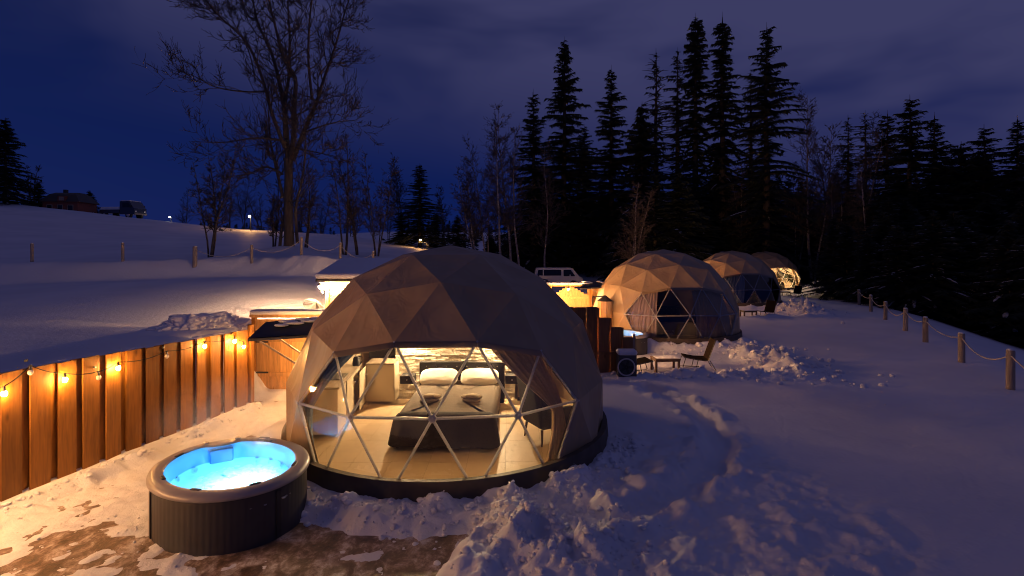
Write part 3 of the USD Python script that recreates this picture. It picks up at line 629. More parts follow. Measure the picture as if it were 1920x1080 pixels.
# armchair facing the bed
ac = thing("armchair", "dark wing armchair beside the tied curtain in the lit dome", "armchair", (.62, 8.98, FL), math.radians(118))
obj("seat", MB().box((0, -.02, .36), (.62, .60, .20), bevel=.06), "charcoal_cloth", ac, smooth=50)
bk = MB().box((0, .32, .72), (.66, .16, .86), R=rot([1, 0, 0], math.radians(-10)), bevel=.06); obj("backrest", bk, "charcoal_cloth", ac, smooth=50)
for s_ in (-1, 1):
    obj("armrest", MB().box((s_*.35, .0, .48), (.13, .62, .32), bevel=.05), "charcoal_cloth", ac, smooth=50)
    obj("wing", MB().box((s_*.34, .22, .90), (.09, .24, .42), R=rot([1, 0, 0], math.radians(-10)), bevel=.04), "charcoal_cloth", ac, smooth=50)
    for y_ in (-.26, .26): obj("leg", MB().cyl((s_*.26, y_, .27), (s_*.3, y_*1.1, 0), .025, .014, n=10), "table_wood", ac)
# small bedside pieces
for x_, l in ((-2.30, "small dark bedside shelf left of the headboard"), (.0, "small dark bedside shelf right of the headboard")):
    t = thing("bedside_shelf", l, "shelf", (x_, 11.22, FL + .42)); obj("shelf_box", MB().box((0, 0, .09), (.30, .28, .18), bevel=.01), "charcoal_cloth", t); obj("knob", MB().cyl((0, -.14, .09), (0, -.165, .09), .012, n=8), "steel", t)
# furnished beds seen dimly in the other domes
for k, l in ((1, "unlit dark bed inside the second dome"), (2, "unlit bed inside the third dome"), (3, "bed silhouetted in the farthest glowing dome")):
    dup(bd, (DOMES[k][0] + .1, DOMES[k][1] - .07, FL), math.radians(-1), label=l)
    t = thing("partition_wall", ["plain partition behind the bed in the second dome", "plain partition behind the bed in the third dome", "lit partition behind the bed in the farthest dome"][k-1], "wall", (*DOMES[k], 0))
    obj("panel", MB().box((0, 1.5, 1.3), (3.6, .08, 2.1)), "partition_brown" if k < 3 else "cabinet_white", t); obj("edge_trim", MB().box((0, 1.5, 2.37), (3.6, .1, .04)), "dark_steel", t)
lt = thing("wall_lamp", "lamp lighting the farthest dome from within", "lamp", (DOMES[3][0] - .6, DOMES[3][1] + 1.1, 2.25))
obj("bracket", MB().bar((0, .35, .05), (0, .05, .05), .02, .02), "dark_steel", lt); obj("bulb", trimesh.creation.icosphere(2, .10), "wall_spot", lt, smooth=True)

# ------------------------------------------------------------------ hot tubs
def make_tub(label, lamp="tub_lamp", at=TUB):
    t = thing("hot_tub", label, "hot tub", (*at, 0), math.radians(147))
    A, B, NN = 1.06, .90, 128
    th = np.linspace(0, 2*np.pi, NN, endpoint=False)
    def loop(off, z, bump=0.0, ripple=0.0):
        x, y = A*np.cos(th), B*np.sin(th); nx, ny = np.cos(th)/A, np.sin(th)/B; l = np.hypot(nx, ny); nx, ny = nx/l, ny/l
        o = off + ripple - bump*np.exp(-((np.angle(np.exp(1j*(th - math.radians(-24)))))/.26)**4)
        return np.c_[x + nx*o, y + ny*o, np.full(NN, z)]
    # cabinet: ribbed panels between four flat corner strips
    nn = 320; tt = np.linspace(0, 2*np.pi, nn, endpoint=False)
    def cab(off, z, rib=True):
        x, y = A*np.cos(tt), B*np.sin(tt); nx, ny = np.cos(tt)/A, np.sin(tt)/B; l = np.hypot(nx, ny)
        o = off - (.0025*((np.arange(nn) % 4) == 0) if rib else 0)
        return np.c_[x + nx/l*o, y + ny/l*o, np.full(nn, z)]
    obj("cabinet", MB().loft([cab(-.022, -.03), cab(-.02, .30), cab(-.018, .645)], cap0=True), "tub_cabinet", t, smooth=35)
    obj("plinth", MB().loft([loop(-.12, -.06), loop(-.12, .02)]), "black_plastic", t, smooth=True)
    for a in (32, 128, 212, 318):
        a = math.radians(a - 147 + 10); x, y = A*math.cos(a), B*math.sin(a); n_ = np.array([math.cos(a)/A, math.sin(a)/B]); n_ /= np.linalg.norm(n_)
        obj("corner_strip", MB().box((x - n_[0]*.012, y - n_[1]*.012, .315), (.018, .07, .585), rz=math.atan2(n_[1], n_[0]), bevel=.006), "black_plastic", t)
    prof = [(-.06, .640), (.0, .638), (.016, .65), (.018, .675), (.008, .703), (-.03, .722), (-.09, .728), (-.150, .722), (-.165, .712)]
    obj("rim", MB().loft([loop(o, z, bump=(.10*sm((-.02 - o)/.14))) for o, z in prof]), "rim_plastic", t, smooth=True)
    # moulded shell with seats
    lobes = .035*np.cos(5*th + .6)
    shell = [loop(-.166, .711, .10), loop(-.185, .66, .10), loop(-.20, .56, .08), loop(-.215, .46, .05, .3*lobes), loop(-.25, .36, 0, .6*lobes), loop(-.34, .33, 0, lobes), loop(-.50, .315, 0, lobes*1.3), loop(-.54, .26, 0, lobes), loop(-.58, .13, 0, .5*lobes), loop(-.66, .10)]
    obj("shell", MB().loft(shell[::-1], cap0=True), "acrylic", t, smooth=True)
    def on(a_deg, off, z): a = math.radians(a_deg); n_ = np.array([math.cos(a)/A, math.sin(a)/B]); n_ /= np.linalg.norm(n_); return np.array([A*math.cos(a) + n_[0]*off, B*math.sin(a) + n_[1]*off, z]), n_
    p, n_ = on(-24, -.30, .58); obj("headrest", MB().box(p, (.05, .30, .20), rz=math.atan2(n_[1], n_[0]), bevel=.02), "acrylic_blue", t, smooth=50)
    for a, off, z in ((-62, -.225, .45), (-95, -.225, .45), (-78, -.225, .45), (8, -.225, .45), (35, -.225, .45), (62, -.225, .45), (100, -.225, .45), (140, -.225, .45), (175, -.225, .45), (210, -.225, .45)):
        p, n_ = on(a, off, z); d = np.array([-n_[0], -n_[1], 0]); q_ = obj("jet", MB().cyl(p, p + d*.02, .045, .04, n=16), "chrome", t, smooth=40)
        obj("nozzle", MB().cyl(p + d*.02, p + d*.032, .018, n=10), "black_plastic", q_)
    for a in (-70, 22, 75, 118, 165, -145):
        p, n_ = on(a, -.145, .722); q_ = obj("handle_clip", MB().box(p, (.05, .13, .022), rz=math.atan2(n_[1], n_[0]), bevel=.008), "black_plastic", t, smooth=40)
    for a in (-38, -10):
        p, n_ = on(a, -.075, .726); obj("valve_knob", MB().cyl(p, p + [0, 0, .022], .04, .034, n=16), "rim_plastic", t, smooth=40)
    p, n_ = on(-62, -.07, .728); obj("control_panel", MB().box(p, (.07, .16, .018), rz=math.atan2(n_[1], n_[0]), bevel=.006), "chrome", t, smooth=40)
    # water, bubbling foam and the lamp on the floor of the tub
    w_ = [loop(-.205, .49, .06)] + [loop(-.205 - k*.088, .49 + .004*math.sin(k*2.2), 0, .01*np.sin(th*7 + k)) for k in range(1, 8)]
    obj("water", MB().loft([x for x in w_], cap1=True), "water", t, smooth=True)
    L_ = rot([0, 0, 1], math.radians(-147))[:2, :2] @ np.array([.24, -.16])
    obj("underwater_lamp", MB().cyl((L_[0], L_[1], .105), (L_[0], L_[1], .125), .13, .12, n=20), lamp, t)
    obj("lamp_ring", MB().cyl((L_[0], L_[1], .10), (L_[0], L_[1], .112), .155, .15, n=20), "chrome", t)
    rg = np.random.default_rng(3); fm = MB(); base = trimesh.creation.icosphere(1); bv, bf = np.array(base.vertices), np.array(base.faces)
    for k in range(500):
        a_, r_ = rg.random()*6.28, .62*rg.random()**.55; q_ = L_ + [r_*math.cos(a_)*1.25, r_*math.sin(a_)*.9]
        s_ = rg.uniform(.012, .04); fm.raw(bv*[s_, s_, s_*.35] + [*q_, .49], bf)
    tag(obj("foam", fm, "bubble_foam", t, smooth=True), kind="stuff")
    return t
M["bubble_foam"] = usdkit.material(stage, "/World/Looks/bubble_foam", {"d": ("diffuse_bsdf", {"color": (.85, .93, .97)}), "t": ("translucent_bsdf", {"color": (.85, .93, .97)}), "x": ("transparent_bsdf", {}), "m": ("mix_closure", {"fac": .62}), "m2": ("mix_closure", {"fac": .68})},
    [("d.BSDF", "m.closure1"), ("t.BSDF", "m.closure2"), ("m.closure", "m2.closure1"), ("x.BSDF", "m2.closure2")], surface="m2.closure")
tub = make_tub("oval hot tub glowing bright blue in front of the nearest dome")
make_tub("distant hot tub glowing pale blue behind the stepped fence", "tub_lamp_pale", TUB + OFF - [.1, .35])

# ------------------------------------------------------------------ fence with string lights
fd = FENCE_B - FENCE_A; FLEN = np.linalg.norm(fd); fd /= FLEN; fn = np.array([fd[1], -fd[0]])     # fn points to the terrace
fa = math.atan2(fd[1], fd[0])
fz = lambda s: 2.02 - .18*s/FLEN
fence = thing("board_fence", "tall orange board fence beside the hot tub, hung with bulbs", "fence")
s0 = (np.array([-6.92, 6.85]) - FENCE_A) @ fd
rng = np.random.default_rng(8); pitch = .352; k = -int(s0/pitch); bevb = MB
while s0 + k*pitch + .25 < FLEN:
    a = s0 + k*pitch
    for (b0, w_, dn, th_, mt) in ((a, .252 + rng.normal(0, .004), .0, .028, "larch"), (a + .225, .16, -.06, .028, "larch")):
        c = FENCE_A + fd*(b0 + w_/2) + fn*dn; h = fz(b0) - .01*(dn < 0) + rng.normal(0, .006)
        v = MB().box((0, 0, h/2 - .06), (w_, th_, h + .08)).get()
        vv = np.array(v.vertices); vv[:, 1] += .008*rng.normal()*(vv[:, 0]/.1); T = rot([0, 0, 1], fa); vv = vv @ T[:3, :3].T + [c[0], c[1], 0]
        obj("board", (vv, np.array(v.faces)), mt, fence)
    k += 1
for z_ in (.35, 1.72):
    obj("rail", MB().bar([*(FENCE_A - fn*.085), z_], [*(FENCE_B - fn*.085), z_ - .02], .04, .08), "larch", fence)
obj("end_post", MB().box((*(FENCE_B + fd*.03 - fn*.02), .94), (.10, .10, 1.98), rz=fa, bevel=.006), "larch", fence)
u = np.linspace(0, FLEN, 160); cap = MB(); hgt = .012 + .035*np.clip(meshkit.fbm(np.c_[u*2.3, u*0, u*0], 3, 5) - .35, 0, 1)
for k in range(len(u) - 1):
    if hgt[k] < .016: continue
    p, q = FENCE_A + fd*u[k] - fn*.02, FENCE_A + fd*u[k+1] - fn*.02; z_ = fz(u[k]) + .004
    cap.raw([[*(p + fn*.03), z_], [*(q + fn*.03), z_], [*q, z_ + hgt[k+1]], [*p, z_ + hgt[k]], [*(p - fn*.05), z_], [*(q - fn*.05), z_]], [[0, 1, 2, 3], [3, 2, 5, 4]])
tag(obj("snow_cap", cap, "snow", fence, smooth=True), kind="stuff")
def on_fence(x, y, off):
    r = (x - 960)/FPX; A_ = FENCE_A + fn*off; s_ = (r*A_[1] - A_[0])/(fd[0] - r*fd[1]); p = A_ + fd*s_
    return np.array([p[0], p[1], CAM_H - (y - HOR)/FPX*p[1]])
sl = thing("string_lights", "string of warm round bulbs looped along the tall board fence", "string lights")
BX = []
BULBS = [(8, 738, 1), (57, 698, 0), (122, 712, 1), (185, 708, 0), (222, 690, 1), (313, 668, 0), (384, 649, 1), (440, 640, 1), (457, 650, 1)]
pts = []
for i in range(5):                                      # the string runs on towards the camera
    p = np.array([*(FENCE_A + fd*(.5 + i*.78) + fn*.11), 1.66 + .06*math.sin(i*2.3)]); BX.append(p)
for i, (p, lit) in enumerate([(p, 1) for p in BX] + [(on_fence(a, b, .11), c) for a, b, c in BULBS]):
    s_ = p + [0, 0, .10]; pts.append(s_)
    so = obj("socket", MB().cyl(p + [0, 0, .035], p + [0, 0, .10], .019, .016, n=10), "black_plastic", sl, smooth=40)
    R = trimesh.creation.icosphere(2, .034); v = np.array(R.vertices); v[:, 2] *= 1.25
    obj("bulb", (v + p, np.array(R.faces)), ("bulb_deep" if i < 5 else "bulb_warm") if lit else "bulb_cold", sl, smooth=True, label=None if lit else "unlit clear bulb")
    if i % 2 == 0: obj("clip", MB().box(p + [*(-fn*.08), .16], (.03, .03, .03)), "black_plastic", sl)
cable = MB()
for p, q in zip(pts[:-1], pts[1:]):
    t_ = np.linspace(0, 1, 12)[:, None]; c = p + (q - p)*t_; c[:, 2] -= .28*np.linalg.norm(q - p)*.6*(t_*(1 - t_))[:, 0]*1.6; cable.tube(c, .007, n=6)
obj("cable", cable, "cable", sl, smooth=True)

for k, l1, l2 in ((1, "board fence of the second pitch, behind the nearest dome", "warm bulbs strung along the second pitch's hidden board fence"), (2, "board fence of the third pitch, behind the second dome", "warm bulbs strung along the third pitch's hidden board fence")):
    o_ = np.array(DOMES[k]) - DOMES[0]
    f_ = thing("board_fence", l1, "fence", (*o_, 0)); g_ = thing("string_lights", l2, "string lights", (*o_, 0))
    for i in range(12):
        c = FENCE_A + fd*(3.4 + i*.52); obj("board", MB().box((c[0], c[1], fz(0)/2), (.50, .028, fz(0)), rz=fa), "larch", f_)
    for z_ in (.35, 1.72): obj("rail", MB().bar([*(FENCE_A + fd*3.2 - fn*.085), z_], [*(FENCE_B - fn*.085), z_], .04, .08), "larch", f_)
    P_ = [np.array([*(FENCE_A + fd*(3.6 + i*.78) + fn*.11), 1.70]) for i in range(8)]
    for p in P_:
        obj("socket", MB().cyl(p + [0, 0, .035], p + [0, 0, .10], .019, .016, n=10), "black_plastic", g_); obj("bulb", MB().add(trimesh.creation.icosphere(2, .036), trimesh.transformations.translation_matrix(p)), "bulb_deep", g_, smooth=True)
    obj("cable", MB().tube(np.array(P_) + [0, 0, .11], .007, n=6), "cable", g_)
    if k == 1:                                          # they run on along the inner side of the stepped fence
        Q_ = [np.array([.5 + i*.52 - o_[0], 14.36 - o_[1], 1.62 - .06*(i % 2)]) for i in range(4)] + [np.array([2.62 - o_[0], 14.40 - o_[1], 1.30]), np.array([3.0 - o_[0], 14.40 - o_[1], 1.02])]
        for p in Q_: obj("socket", MB().cyl(p + [0, 0, .035], p + [0, 0, .10], .019, .016, n=10), "black_plastic", g_); obj("bulb", MB().add(trimesh.creation.icosphere(2, .036), trimesh.transformations.translation_matrix(p)), "bulb_deep", g_, smooth=True)
        obj("cable", MB().tube(np.array(Q_) + [0, 0, .11], .007, n=6), "cable", g_)

# ------------------------------------------------------------------ gates, canopies
def gate_wall(o, label, arched=False):
    t = thing("wooden_gate", label, "gate", (*o, 0))
    W = 1.9; n_ = 13
    for k in range(n_):
        x = -W/2 + (k + .5)*W/n_; h = 1.86 if not arched else 1.50 + .38*math.sin(np.pi*(k + .5)/n_)**2
        obj("plank", MB().box((x, .0, h/2 + .04), (W/n_ - .005, .026, h), bevel=0), "pale_wood", t)
    for z_ in (.55, 1.40): obj("rail", MB().box((0, -.03, z_), (W - .1, .03, .10)), "pale_wood", t)
    for x in (-W/2 - .06, W/2 + .06): obj("post", MB().box((x, 0, 1.0), (.10, .10, 2.0), bevel=.006), "larch", t)
    obj("beam", MB().box((0, .0, 1.985), (W + .3, .12, .07)), "pale_wood", t)
    s_ = rbox((W + .3, .42, .11), .045); m = s_.to_mesh(); v = np.array(m.vert_properties[:, :3]); v[:, 2] *= 1 + .4*(meshkit.noise(v*2.5, 3) - .5); obj("snow_cap", (v + [0, .12, 2.07], np.array(m.tri_verts)), "snow", t, smooth=50)
    for z_ in (.6, 1.35): obj("hinge", MB().box((-W/2 + .16, -.05, z_), (.3, .008, .04)), "dark_steel", t)
    return t
gate_wall((-5.35, 12.5), "plank gate glowing orange between the board fence and nearest dome")
gate_wall((2.75, 24.1), "distant arched plank gate glowing amber beside the second dome", True)
pw = thing("plank_wall", "amber lit plank wall between the arched gate and second dome", "wall", (4.25, 24.5, 0))
for k in range(9): obj("plank", MB().box((-.55 + k*.14, 0, 1.0), (.136, .026, 2.0)), "pale_wood", pw)
obj("top_rail", MB().box((0, -.03, 1.9), (1.3, .04, .09)), "pale_wood", pw)
def canopy(P, label, braces, seed):
    """P: the four corners of the sheet (front left, front right, back right, back left)."""
    t = thing("entrance_canopy", label, "canopy"); P = np.array(P, float); n_ = np.cross(P[1] - P[0], P[3] - P[0]); n_ /= np.linalg.norm(n_)
    U, V_ = np.meshgrid(np.linspace(0, 1, 14), np.linspace(0, 1, 10), indexing="ij")
    g = (P[0]*((1-U)*(1-V_))[..., None] + P[1]*(U*(1-V_))[..., None] + P[2]*(U*V_)[..., None] + P[3]*((1-U)*V_)[..., None])
    sag = -.05*np.sin(np.pi*U)*np.sin(np.pi*V_) + .02*(noise2(U*4, V_*4, 1, seed) - .5); g = g + sag[..., None]*n_
    vv = np.vstack([g.reshape(-1, 3), g.reshape(-1, 3) - n_*.03]); f = []
    for i in range(13):
        for j in range(9): a = i*10 + j; f += [(a, a+10, a+11, a+1), (140+a, 141+a, 151+a, 150+a)]
    obj("sheet", (vv, np.array(f)), "felt_dark", t, smooth=True)
    for a, b in ((0, 1), (1, 2), (2, 3), (3, 0)): obj("frame_bar", MB().bar(P[a] - n_*.04, P[b] - n_*.04, .04, .05), "felt_dark", t)
    for a, b in braces: obj("brace", MB().bar(a, b, .035, .035), "post_wood", t)
    m = MB(); rg = np.random.default_rng(seed); ic = trimesh.creation.icosphere(2)
    for k in range(9):
        u_, v_ = rg.uniform(.05, .95), rg.uniform(.55, .95); c = P[0]*(1-u_)*(1-v_) + P[1]*u_*(1-v_) + P[2]*u_*v_ + P[3]*(1-u_)*v_
        m.raw(np.array(ic.vertices)*[rg.uniform(.08, .22), rg.uniform(.05, .12), .035] + c + n_*.01, np.array(ic.faces))
    tag(obj("snow_lumps", m, "snow", t, smooth=True), kind="stuff")
    return t
P1 = [px(466, 634, 10.1), px(592, 626, 10.3), px(600, 594, 11.4), px(498, 604, 11.3)]
canopy(P1, "dark felt canopy over the nearest dome's side entrance", [(px(487, 640, 10.3), px(565, 688, 10.55)), (px(522, 634, 10.9), px(578, 672, 11.0))], 4)
P2 = [px(1088, 540, 21.6), px(1160, 536, 21.8), px(1163, 526, 23.0), px(1095, 528, 22.9)]
canopy(P2, "snow dusted canopy over the second dome's side entrance", [(px(1108, 542, 22), px(1150, 562, 22.2)), (px(1124, 541, 22.4), px(1140, 556, 22.4))], 6)
for p, l in (((-4.50, 11.3, 1.72), "porch lamp under the nearest dome's dark canopy"), ((2.45, 22.1, 1.95), "porch lamp under the second dome's canopy"), ((11.1, 35.4, 1.9), "porch lamp at the third dome's hidden side entrance")):
    t = thing("porch_lamp", l, "lamp", p); obj("shade", MB().cyl((0, 0, .06), (0, 0, .13), .07, .03, n=14, caps=True), "dark_steel", t, smooth=40); obj("bulb", trimesh.creation.icosphere(2, .05), "porch_lamp" if p[1] < 15 else "porch_bright", t, smooth=True)
    obj("stem", MB().cyl((0, 0, .13), (0, 0, .26), .008, n=6), "dark_steel", t)
cb = thing("wooden_cask", "pale wooden cask with dark pointed lid behind the stepped fence", "cask", (3.66, 20.0, 0))
for k in range(10):
    a = 2*np.pi*k/10; obj("stave", MB().box((.27*math.cos(a), .27*math.sin(a), .83), (.03, .168, 1.62), rz=a), "pale_wood", cb)
obj("lid", MB().cyl((0, 0, 1.64), (0, 0, 1.86), .31, .05, n=16), "felt_dark", cb, smooth=40)
obj("pipe", MB().tube([(-.5, 0, 1.2), (-.5, 0, 1.75), (-.48, 0, 1.80), (.0, 0, 1.83)], .02), "dark_steel", cb, smooth=True)

# ------------------------------------------------------------------ sauna hut and umbrella
hz_ = 1.08
hut = thing("wooden_hut", "small wooden hut with snowy roof and bright eaves behind dome", "hut", (-5.15, 18.4, hz_))
for k in range(11): obj("plank", MB().box((0, -.95, -.25 + k*.165), (2.4, .05, .16), bevel=.012), "cabin_wood", hut)
for k in range(11): obj("plank", MB().box((-1.2, 0, -.25 + k*.165), (.05, 1.84, .16), bevel=.012), "cabin_wood", hut)
obj("wall", MB().box((0.03, .0, .62), (2.3, 1.80, 1.75)), "cabin_wood", hut)
rf = MB().box((0, 0, 1.78), (2.95, 2.7, .08), R=rot([1, 0, 0], math.radians(11))); ro = obj("roof", rf, "roof_dark", hut)
sn = rbox((3.0, 2.75, .20), .08); m = sn.to_mesh(); v = np.array(m.vert_properties[:, :3]) @ rot([1, 0, 0], math.radians(11))[:3, :3].T; obj("snow_cap", (v + [0, 0, 1.92], np.array(m.tri_verts)), "snow", ro, smooth=50)
obj("corner_post", MB().box((-1.2, -.95, .55), (.12, .12, 2.0), bevel=.01), "cabin_wood", hut)
fl = thing("fairy_lights", "icicle fairy lights hanging under the small hut's eaves", "fairy lights", (-5.15, 18.4, hz_))
rng = np.random.default_rng(2); lead = MB()
for k in range(24):
    x = -1.35 + k*.075; n_ = 1 + (k*7) % 4; lead.cyl((x, -1.20, 1.50), (x, -1.20, 1.46 - .11*n_), .004, n=4)
    for j in range(n_): obj("bulb", MB().add(trimesh.creation.icosphere(1, .017), trimesh.transformations.translation_matrix([x, -1.20, 1.44 - .11*j])), "fairy", fl)
for k in range(14):
    y = -1.1 + k*.14; lead.cyl((-1.38, y, 1.5 + y*.19), (-1.38, y, 1.3 + y*.19), .004, n=4)
    for j in range(1 + k % 2): obj("bulb", MB().add(trimesh.creation.icosphere(1, .017), trimesh.transformations.translation_matrix([-1.38, y, 1.42 + y*.19 - .11*j])), "fairy", fl)
obj("cable", lead, "cable", fl)
hl = thing("hut_lamp", "bright lamp at the hut's front left eave corner, lighting the slope", "lamp", (-6.52, 17.20, 2.38))
obj("bracket", MB().bar((0, .14, .1), (0, .0, .1), .03, .03), "dark_steel", hl); obj("shade", MB().cyl((0, 0, .05), (0, 0, .14), .09, .04, n=14), "dark_steel", hl, smooth=40); obj("bulb", trimesh.creation.icosphere(2, .05), "hut_lamp_glow", hl, smooth=True)
um = thing("umbrella", "small tilted umbrella with dark and white panels beside hut", "umbrella", px(588, 574, 17.0), 0)
Ru = np.array(rot([0, 1, 0], math.radians(38)) @ rot([1, 0, 0], math.radians(25)))[:3, :3]
for k in range(8):
    a0, a1 = 2*np.pi*k/8, 2*np.pi*(k+1)/8; tri = np.array([(0, 0, .22), (.36*math.cos(a0), .36*math.sin(a0), 0), (.36*math.cos(a1), .36*math.sin(a1), 0)])
    mid = tri.mean(0)*[.97, .97, .9]; v = np.vstack([tri, [mid]]) @ Ru.T
    obj("panel", (v, np.array([[0, 1, 3], [1, 2, 3], [2, 0, 3]])), "umbrella_white" if k in (5, 6) else "umbrella_dark", um)
obj("shaft", MB().cyl(Ru @ [0, 0, .26], Ru @ [0, 0, -.45], .01, n=8), "dark_steel", um); obj("handle", MB().tube(np.array([(0, 0, -.45), (0, 0, -.5), (.03, 0, -.53), (.06, 0, -.5)]) @ Ru.T, .014), "black_plastic", um, smooth=True)
# snow covered heap above the fence
hp = trimesh.creation.icosphere(6); v = np.array(hp.vertices)*[1.2, .55, .42]
v *= (1 + .6*(meshkit.fbm(v*2.2, 4, 9) - .5) + .5*np.abs(meshkit.fbm(v*5.5, 4, 10) - .5))[:, None]; v += .10*(meshkit.fbm(v*9 + 5, 3, 12) - .5)[:, None]*v/np.linalg.norm(v, axis=1, keepdims=True)
T = rot([0, 0, 1], .45)[:3, :3]; c = px(388, 612, 12.9)
tag(obj("snow_heap", (v @ T.T + [c[0] - .1, c[1], c[2] - .12], np.array(hp.faces)), "snow", smooth=True), "rough shovelled snow heap above the far end of the board fence", "snow heap")

# ------------------------------------------------------------------ stepped fence, fan unit, patio furniture
sf = thing("stepped_fence", "dark board fence stepping down beside the fan unit", "fence", (0, 14.2, 0))
tops = [(.0, 2.04), (.36, 2.04), (.72, 2.03), (1.06, 2.03), (1.40, 2.02), (1.74, 2.02), (2.06, 2.02), (2.40, 1.73), (2.74, 1.46), (3.08, 1.18)]
for k, (x, h) in enumerate(tops):
    obj("board", MB().box((x + .17, -.03 if k % 2 else 0, h/2), (.31, .026, h)), "larch_dark", sf); 
    obj("board", MB().box((x + .335, .035, h/2 - .01), (.12, .026, h - .02)), "larch_dark", sf)
obj("rail", MB().box((1.7, -.06, .74), (3.3, .03, .07)), "larch_dark", sf)
obj("end_post", MB().box((3.41, 0, .62), (.07, .09, 1.24), bevel=.005), "post_wood", sf); obj("snow_cap", MB().box((3.41, 0, 1.255), (.08, .1, .03), bevel=.01), "snow", sf)
fu = thing("heat_pump", "black fan unit with pale ring and snow cap by stepped fence", "fan unit", (3.13, 13.85, 0))
obj("body", MB().box((0, 0, .45), (.50, .32, .66), bevel=.03), "fan_body", fu, smooth=50)
Tq = rot([1, 0, 0], np.pi/2); Tq[:3, 3] = (-.04, -.165, .45)
obj("fan_ring", MB().add(trimesh.creation.torus(.225, .02, 28, 8), Tq), "fan_ring", fu, smooth=True)
for k in range(5): obj("blade", MB().box((-.04 + .1*math.cos(k*1.257), -.158, .45 + .1*math.sin(k*1.257)), (.17, .008, .07), R=rot([0, 1, 0], -k*1.257)), "fan_grille", fu)
for r_ in (.06, .12, .18): obj("grille", MB().tube([(-.04 + r_*math.cos(a), -.168, .45 + r_*math.sin(a)) for a in np.linspace(0, 6.283, 25)], .005, n=5), "fan_grille", fu)
for x in (-.2, .2): obj("foot", MB().box((x, 0, .05), (.05, .36, .12)), "dark_steel", fu)
cp = rbox((.53, .36, .14), .06, 12); m = cp.to_mesh(); obj("snow_cap", (np.array(m.vert_properties[:, :3]) + [0, 0, .83], np.array(m.tri_verts)), "snow", fu, smooth=50)

def make_chair(label, loc, rz):
    t = thing("lounge_chair", label, "chair", loc, rz)
    seat = np.array([(.34, .40), (.20, .375), (-.05, .335), (-.26, .315), (-.34, .34)]); back = np.array([(-.34, .34), (-.40, .52), (-.47, .72), (-.53, .88), (-.54, .92)])
    for nm, pr in (("seat", seat), ("backrest", back)):
        d = np.gradient(pr, axis=0); d /= np.linalg.norm(d, axis=1, keepdims=True); nn_ = np.c_[-d[:, 1], d[:, 0]]
        loop = np.vstack([pr + nn_*.014, (pr - nn_*.014)[::-1]])
        m = MB(); m.loft([np.c_[loop[:, 0], np.full(len(loop), y), loop[:, 1]] for y in (-.29, .29)], cap0=True, cap1=True); obj(nm, m, "rattan", t)
    for s in (-1, 1):
        obj("side_rail", MB().tube([(x, s*.295, z) for x, z in np.vstack([seat, back[1:]])], .014, n=7), "dark_steel", t, smooth=True)
        obj("leg", MB().tube([(.30, s*.28, .395), (.40, s*.28, .06), (.36, s*.28, .025), (-.30, s*.28, .02)], .012, n=7), "dark_steel", t, smooth=True)
        obj("leg", MB().tube([(-.36, s*.28, .36), (-.56, s*.28, .02)], .012, n=7), "dark_steel", t, smooth=True)
        obj("leg", MB().tube([(-.05, s*.28, .34), (.02, s*.28, .02)], .012, n=7), "dark_steel", t, smooth=True)
    return t
def gp(x, y, z=0.04): Y = FPX*(CAM_H - z)/(y - HOR); return np.array([(x - 960)/FPX*Y, Y, z])
ch = make_chair("brown lounge chair facing the low table on the second patio", (*gp(1302, 692)[:2], .04), math.radians(172))
dup(ch, (*gp(1196, 700)[:2], .04), math.radians(8), label="brown lounge chair half hidden by the stepped fence's end post")
c3 = gp(1434, 597); dup(ch, (*c3[:2], .05), math.radians(205), label="lounge chair on the third patio in front of dark dome")
c4 = gp(1490, 559); dup(ch, (*c4[:2], .06), math.radians(210), label="lounge chair silhouetted before the farthest glowing dome")
def make_table(label, loc, rz):
    t = thing("patio_table", label, "table", loc, rz)
    for k in range(5): obj("slat", MB().box((0, -.20 + k*.10, .41), (.74, .092, .022), bevel=.004), "table_wood", t)
    for sx in (-1, 1):
        for sy in (-1, 1): obj("leg", MB().box((sx*.335, sy*.2, .20), (.055, .055, .40)), "table_wood", t)
        obj("apron", MB().box((sx*.335, 0, .365), (.03, .35, .06)), "table_wood", t)
    for sy in (-1, 1): obj("apron", MB().box((0, sy*.2, .365), (.62, .03, .06)), "table_wood", t)
    obj("snow_dusting", MB().box((.03, .02, .426), (.66, .40, .010), bevel=.004), "snow", t)
    return t
tb = make_table("low dark slatted table beside the lounge chair on second patio", (*gp(1247, 697)[:2], .04), .06)
dup(tb, (*gp(1403, 597)[:2], .05), .1, label="low table beside lounge chair on the third patio")
dup(tb, (*gp(1471, 557)[:2], .06), .1, label="low table before the farthest glowing dome")

# ------------------------------------------------------------------ rope fence on the right, posts on the bank at the left
def post(name, label, p, h, r, cat="post", tilt=0.0, seed=0):
    t = thing(name, label, cat, p, seed*1.7)
    n = 14; loops = []
    rg = np.random.default_rng(seed); prof = 1 + .05*rg.normal(size=n)
    for z_, k in ((-.3, 1.03), (0, 1.0), (h*.5, .98), (h*.85, .97), (h - .03, .96), (h, .86)):
        a = np.linspace(0, 2*np.pi, n, endpoint=False); loops.append(np.c_[r*k*prof*np.cos(a) + tilt*z_, r*k*prof*np.sin(a), np.full(n, z_)])
    obj("post_shaft", MB().loft(loops, cap1=True), "post_wood", t, smooth=50)
    ic = trimesh.creation.icosphere(2, 1.0); v = np.array(ic.vertices)*[r*.85, r*.85, .035]; obj("snow_cap", (v + [tilt*h, 0, h + .005], np.array(ic.faces)), "snow", t, smooth=True)
    return t
ords = ["nearest", "second", "third", "fourth", "fifth", "sixth", "seventh", "eighth", "ninth", "tenth", "eleventh", "twelfth"]
R0, RD = np.array([12.3, 12.5]), np.array([.447, .894]); RP = [R0 + RD*d_ for d_ in (0, 3.5, 7.4, 10.5, 14.6, 18.5, 22.5, 26.4, 30.3, 34.2, 38.0)]
RP = [R0 - RD*3.6] + RP
tops_ = []
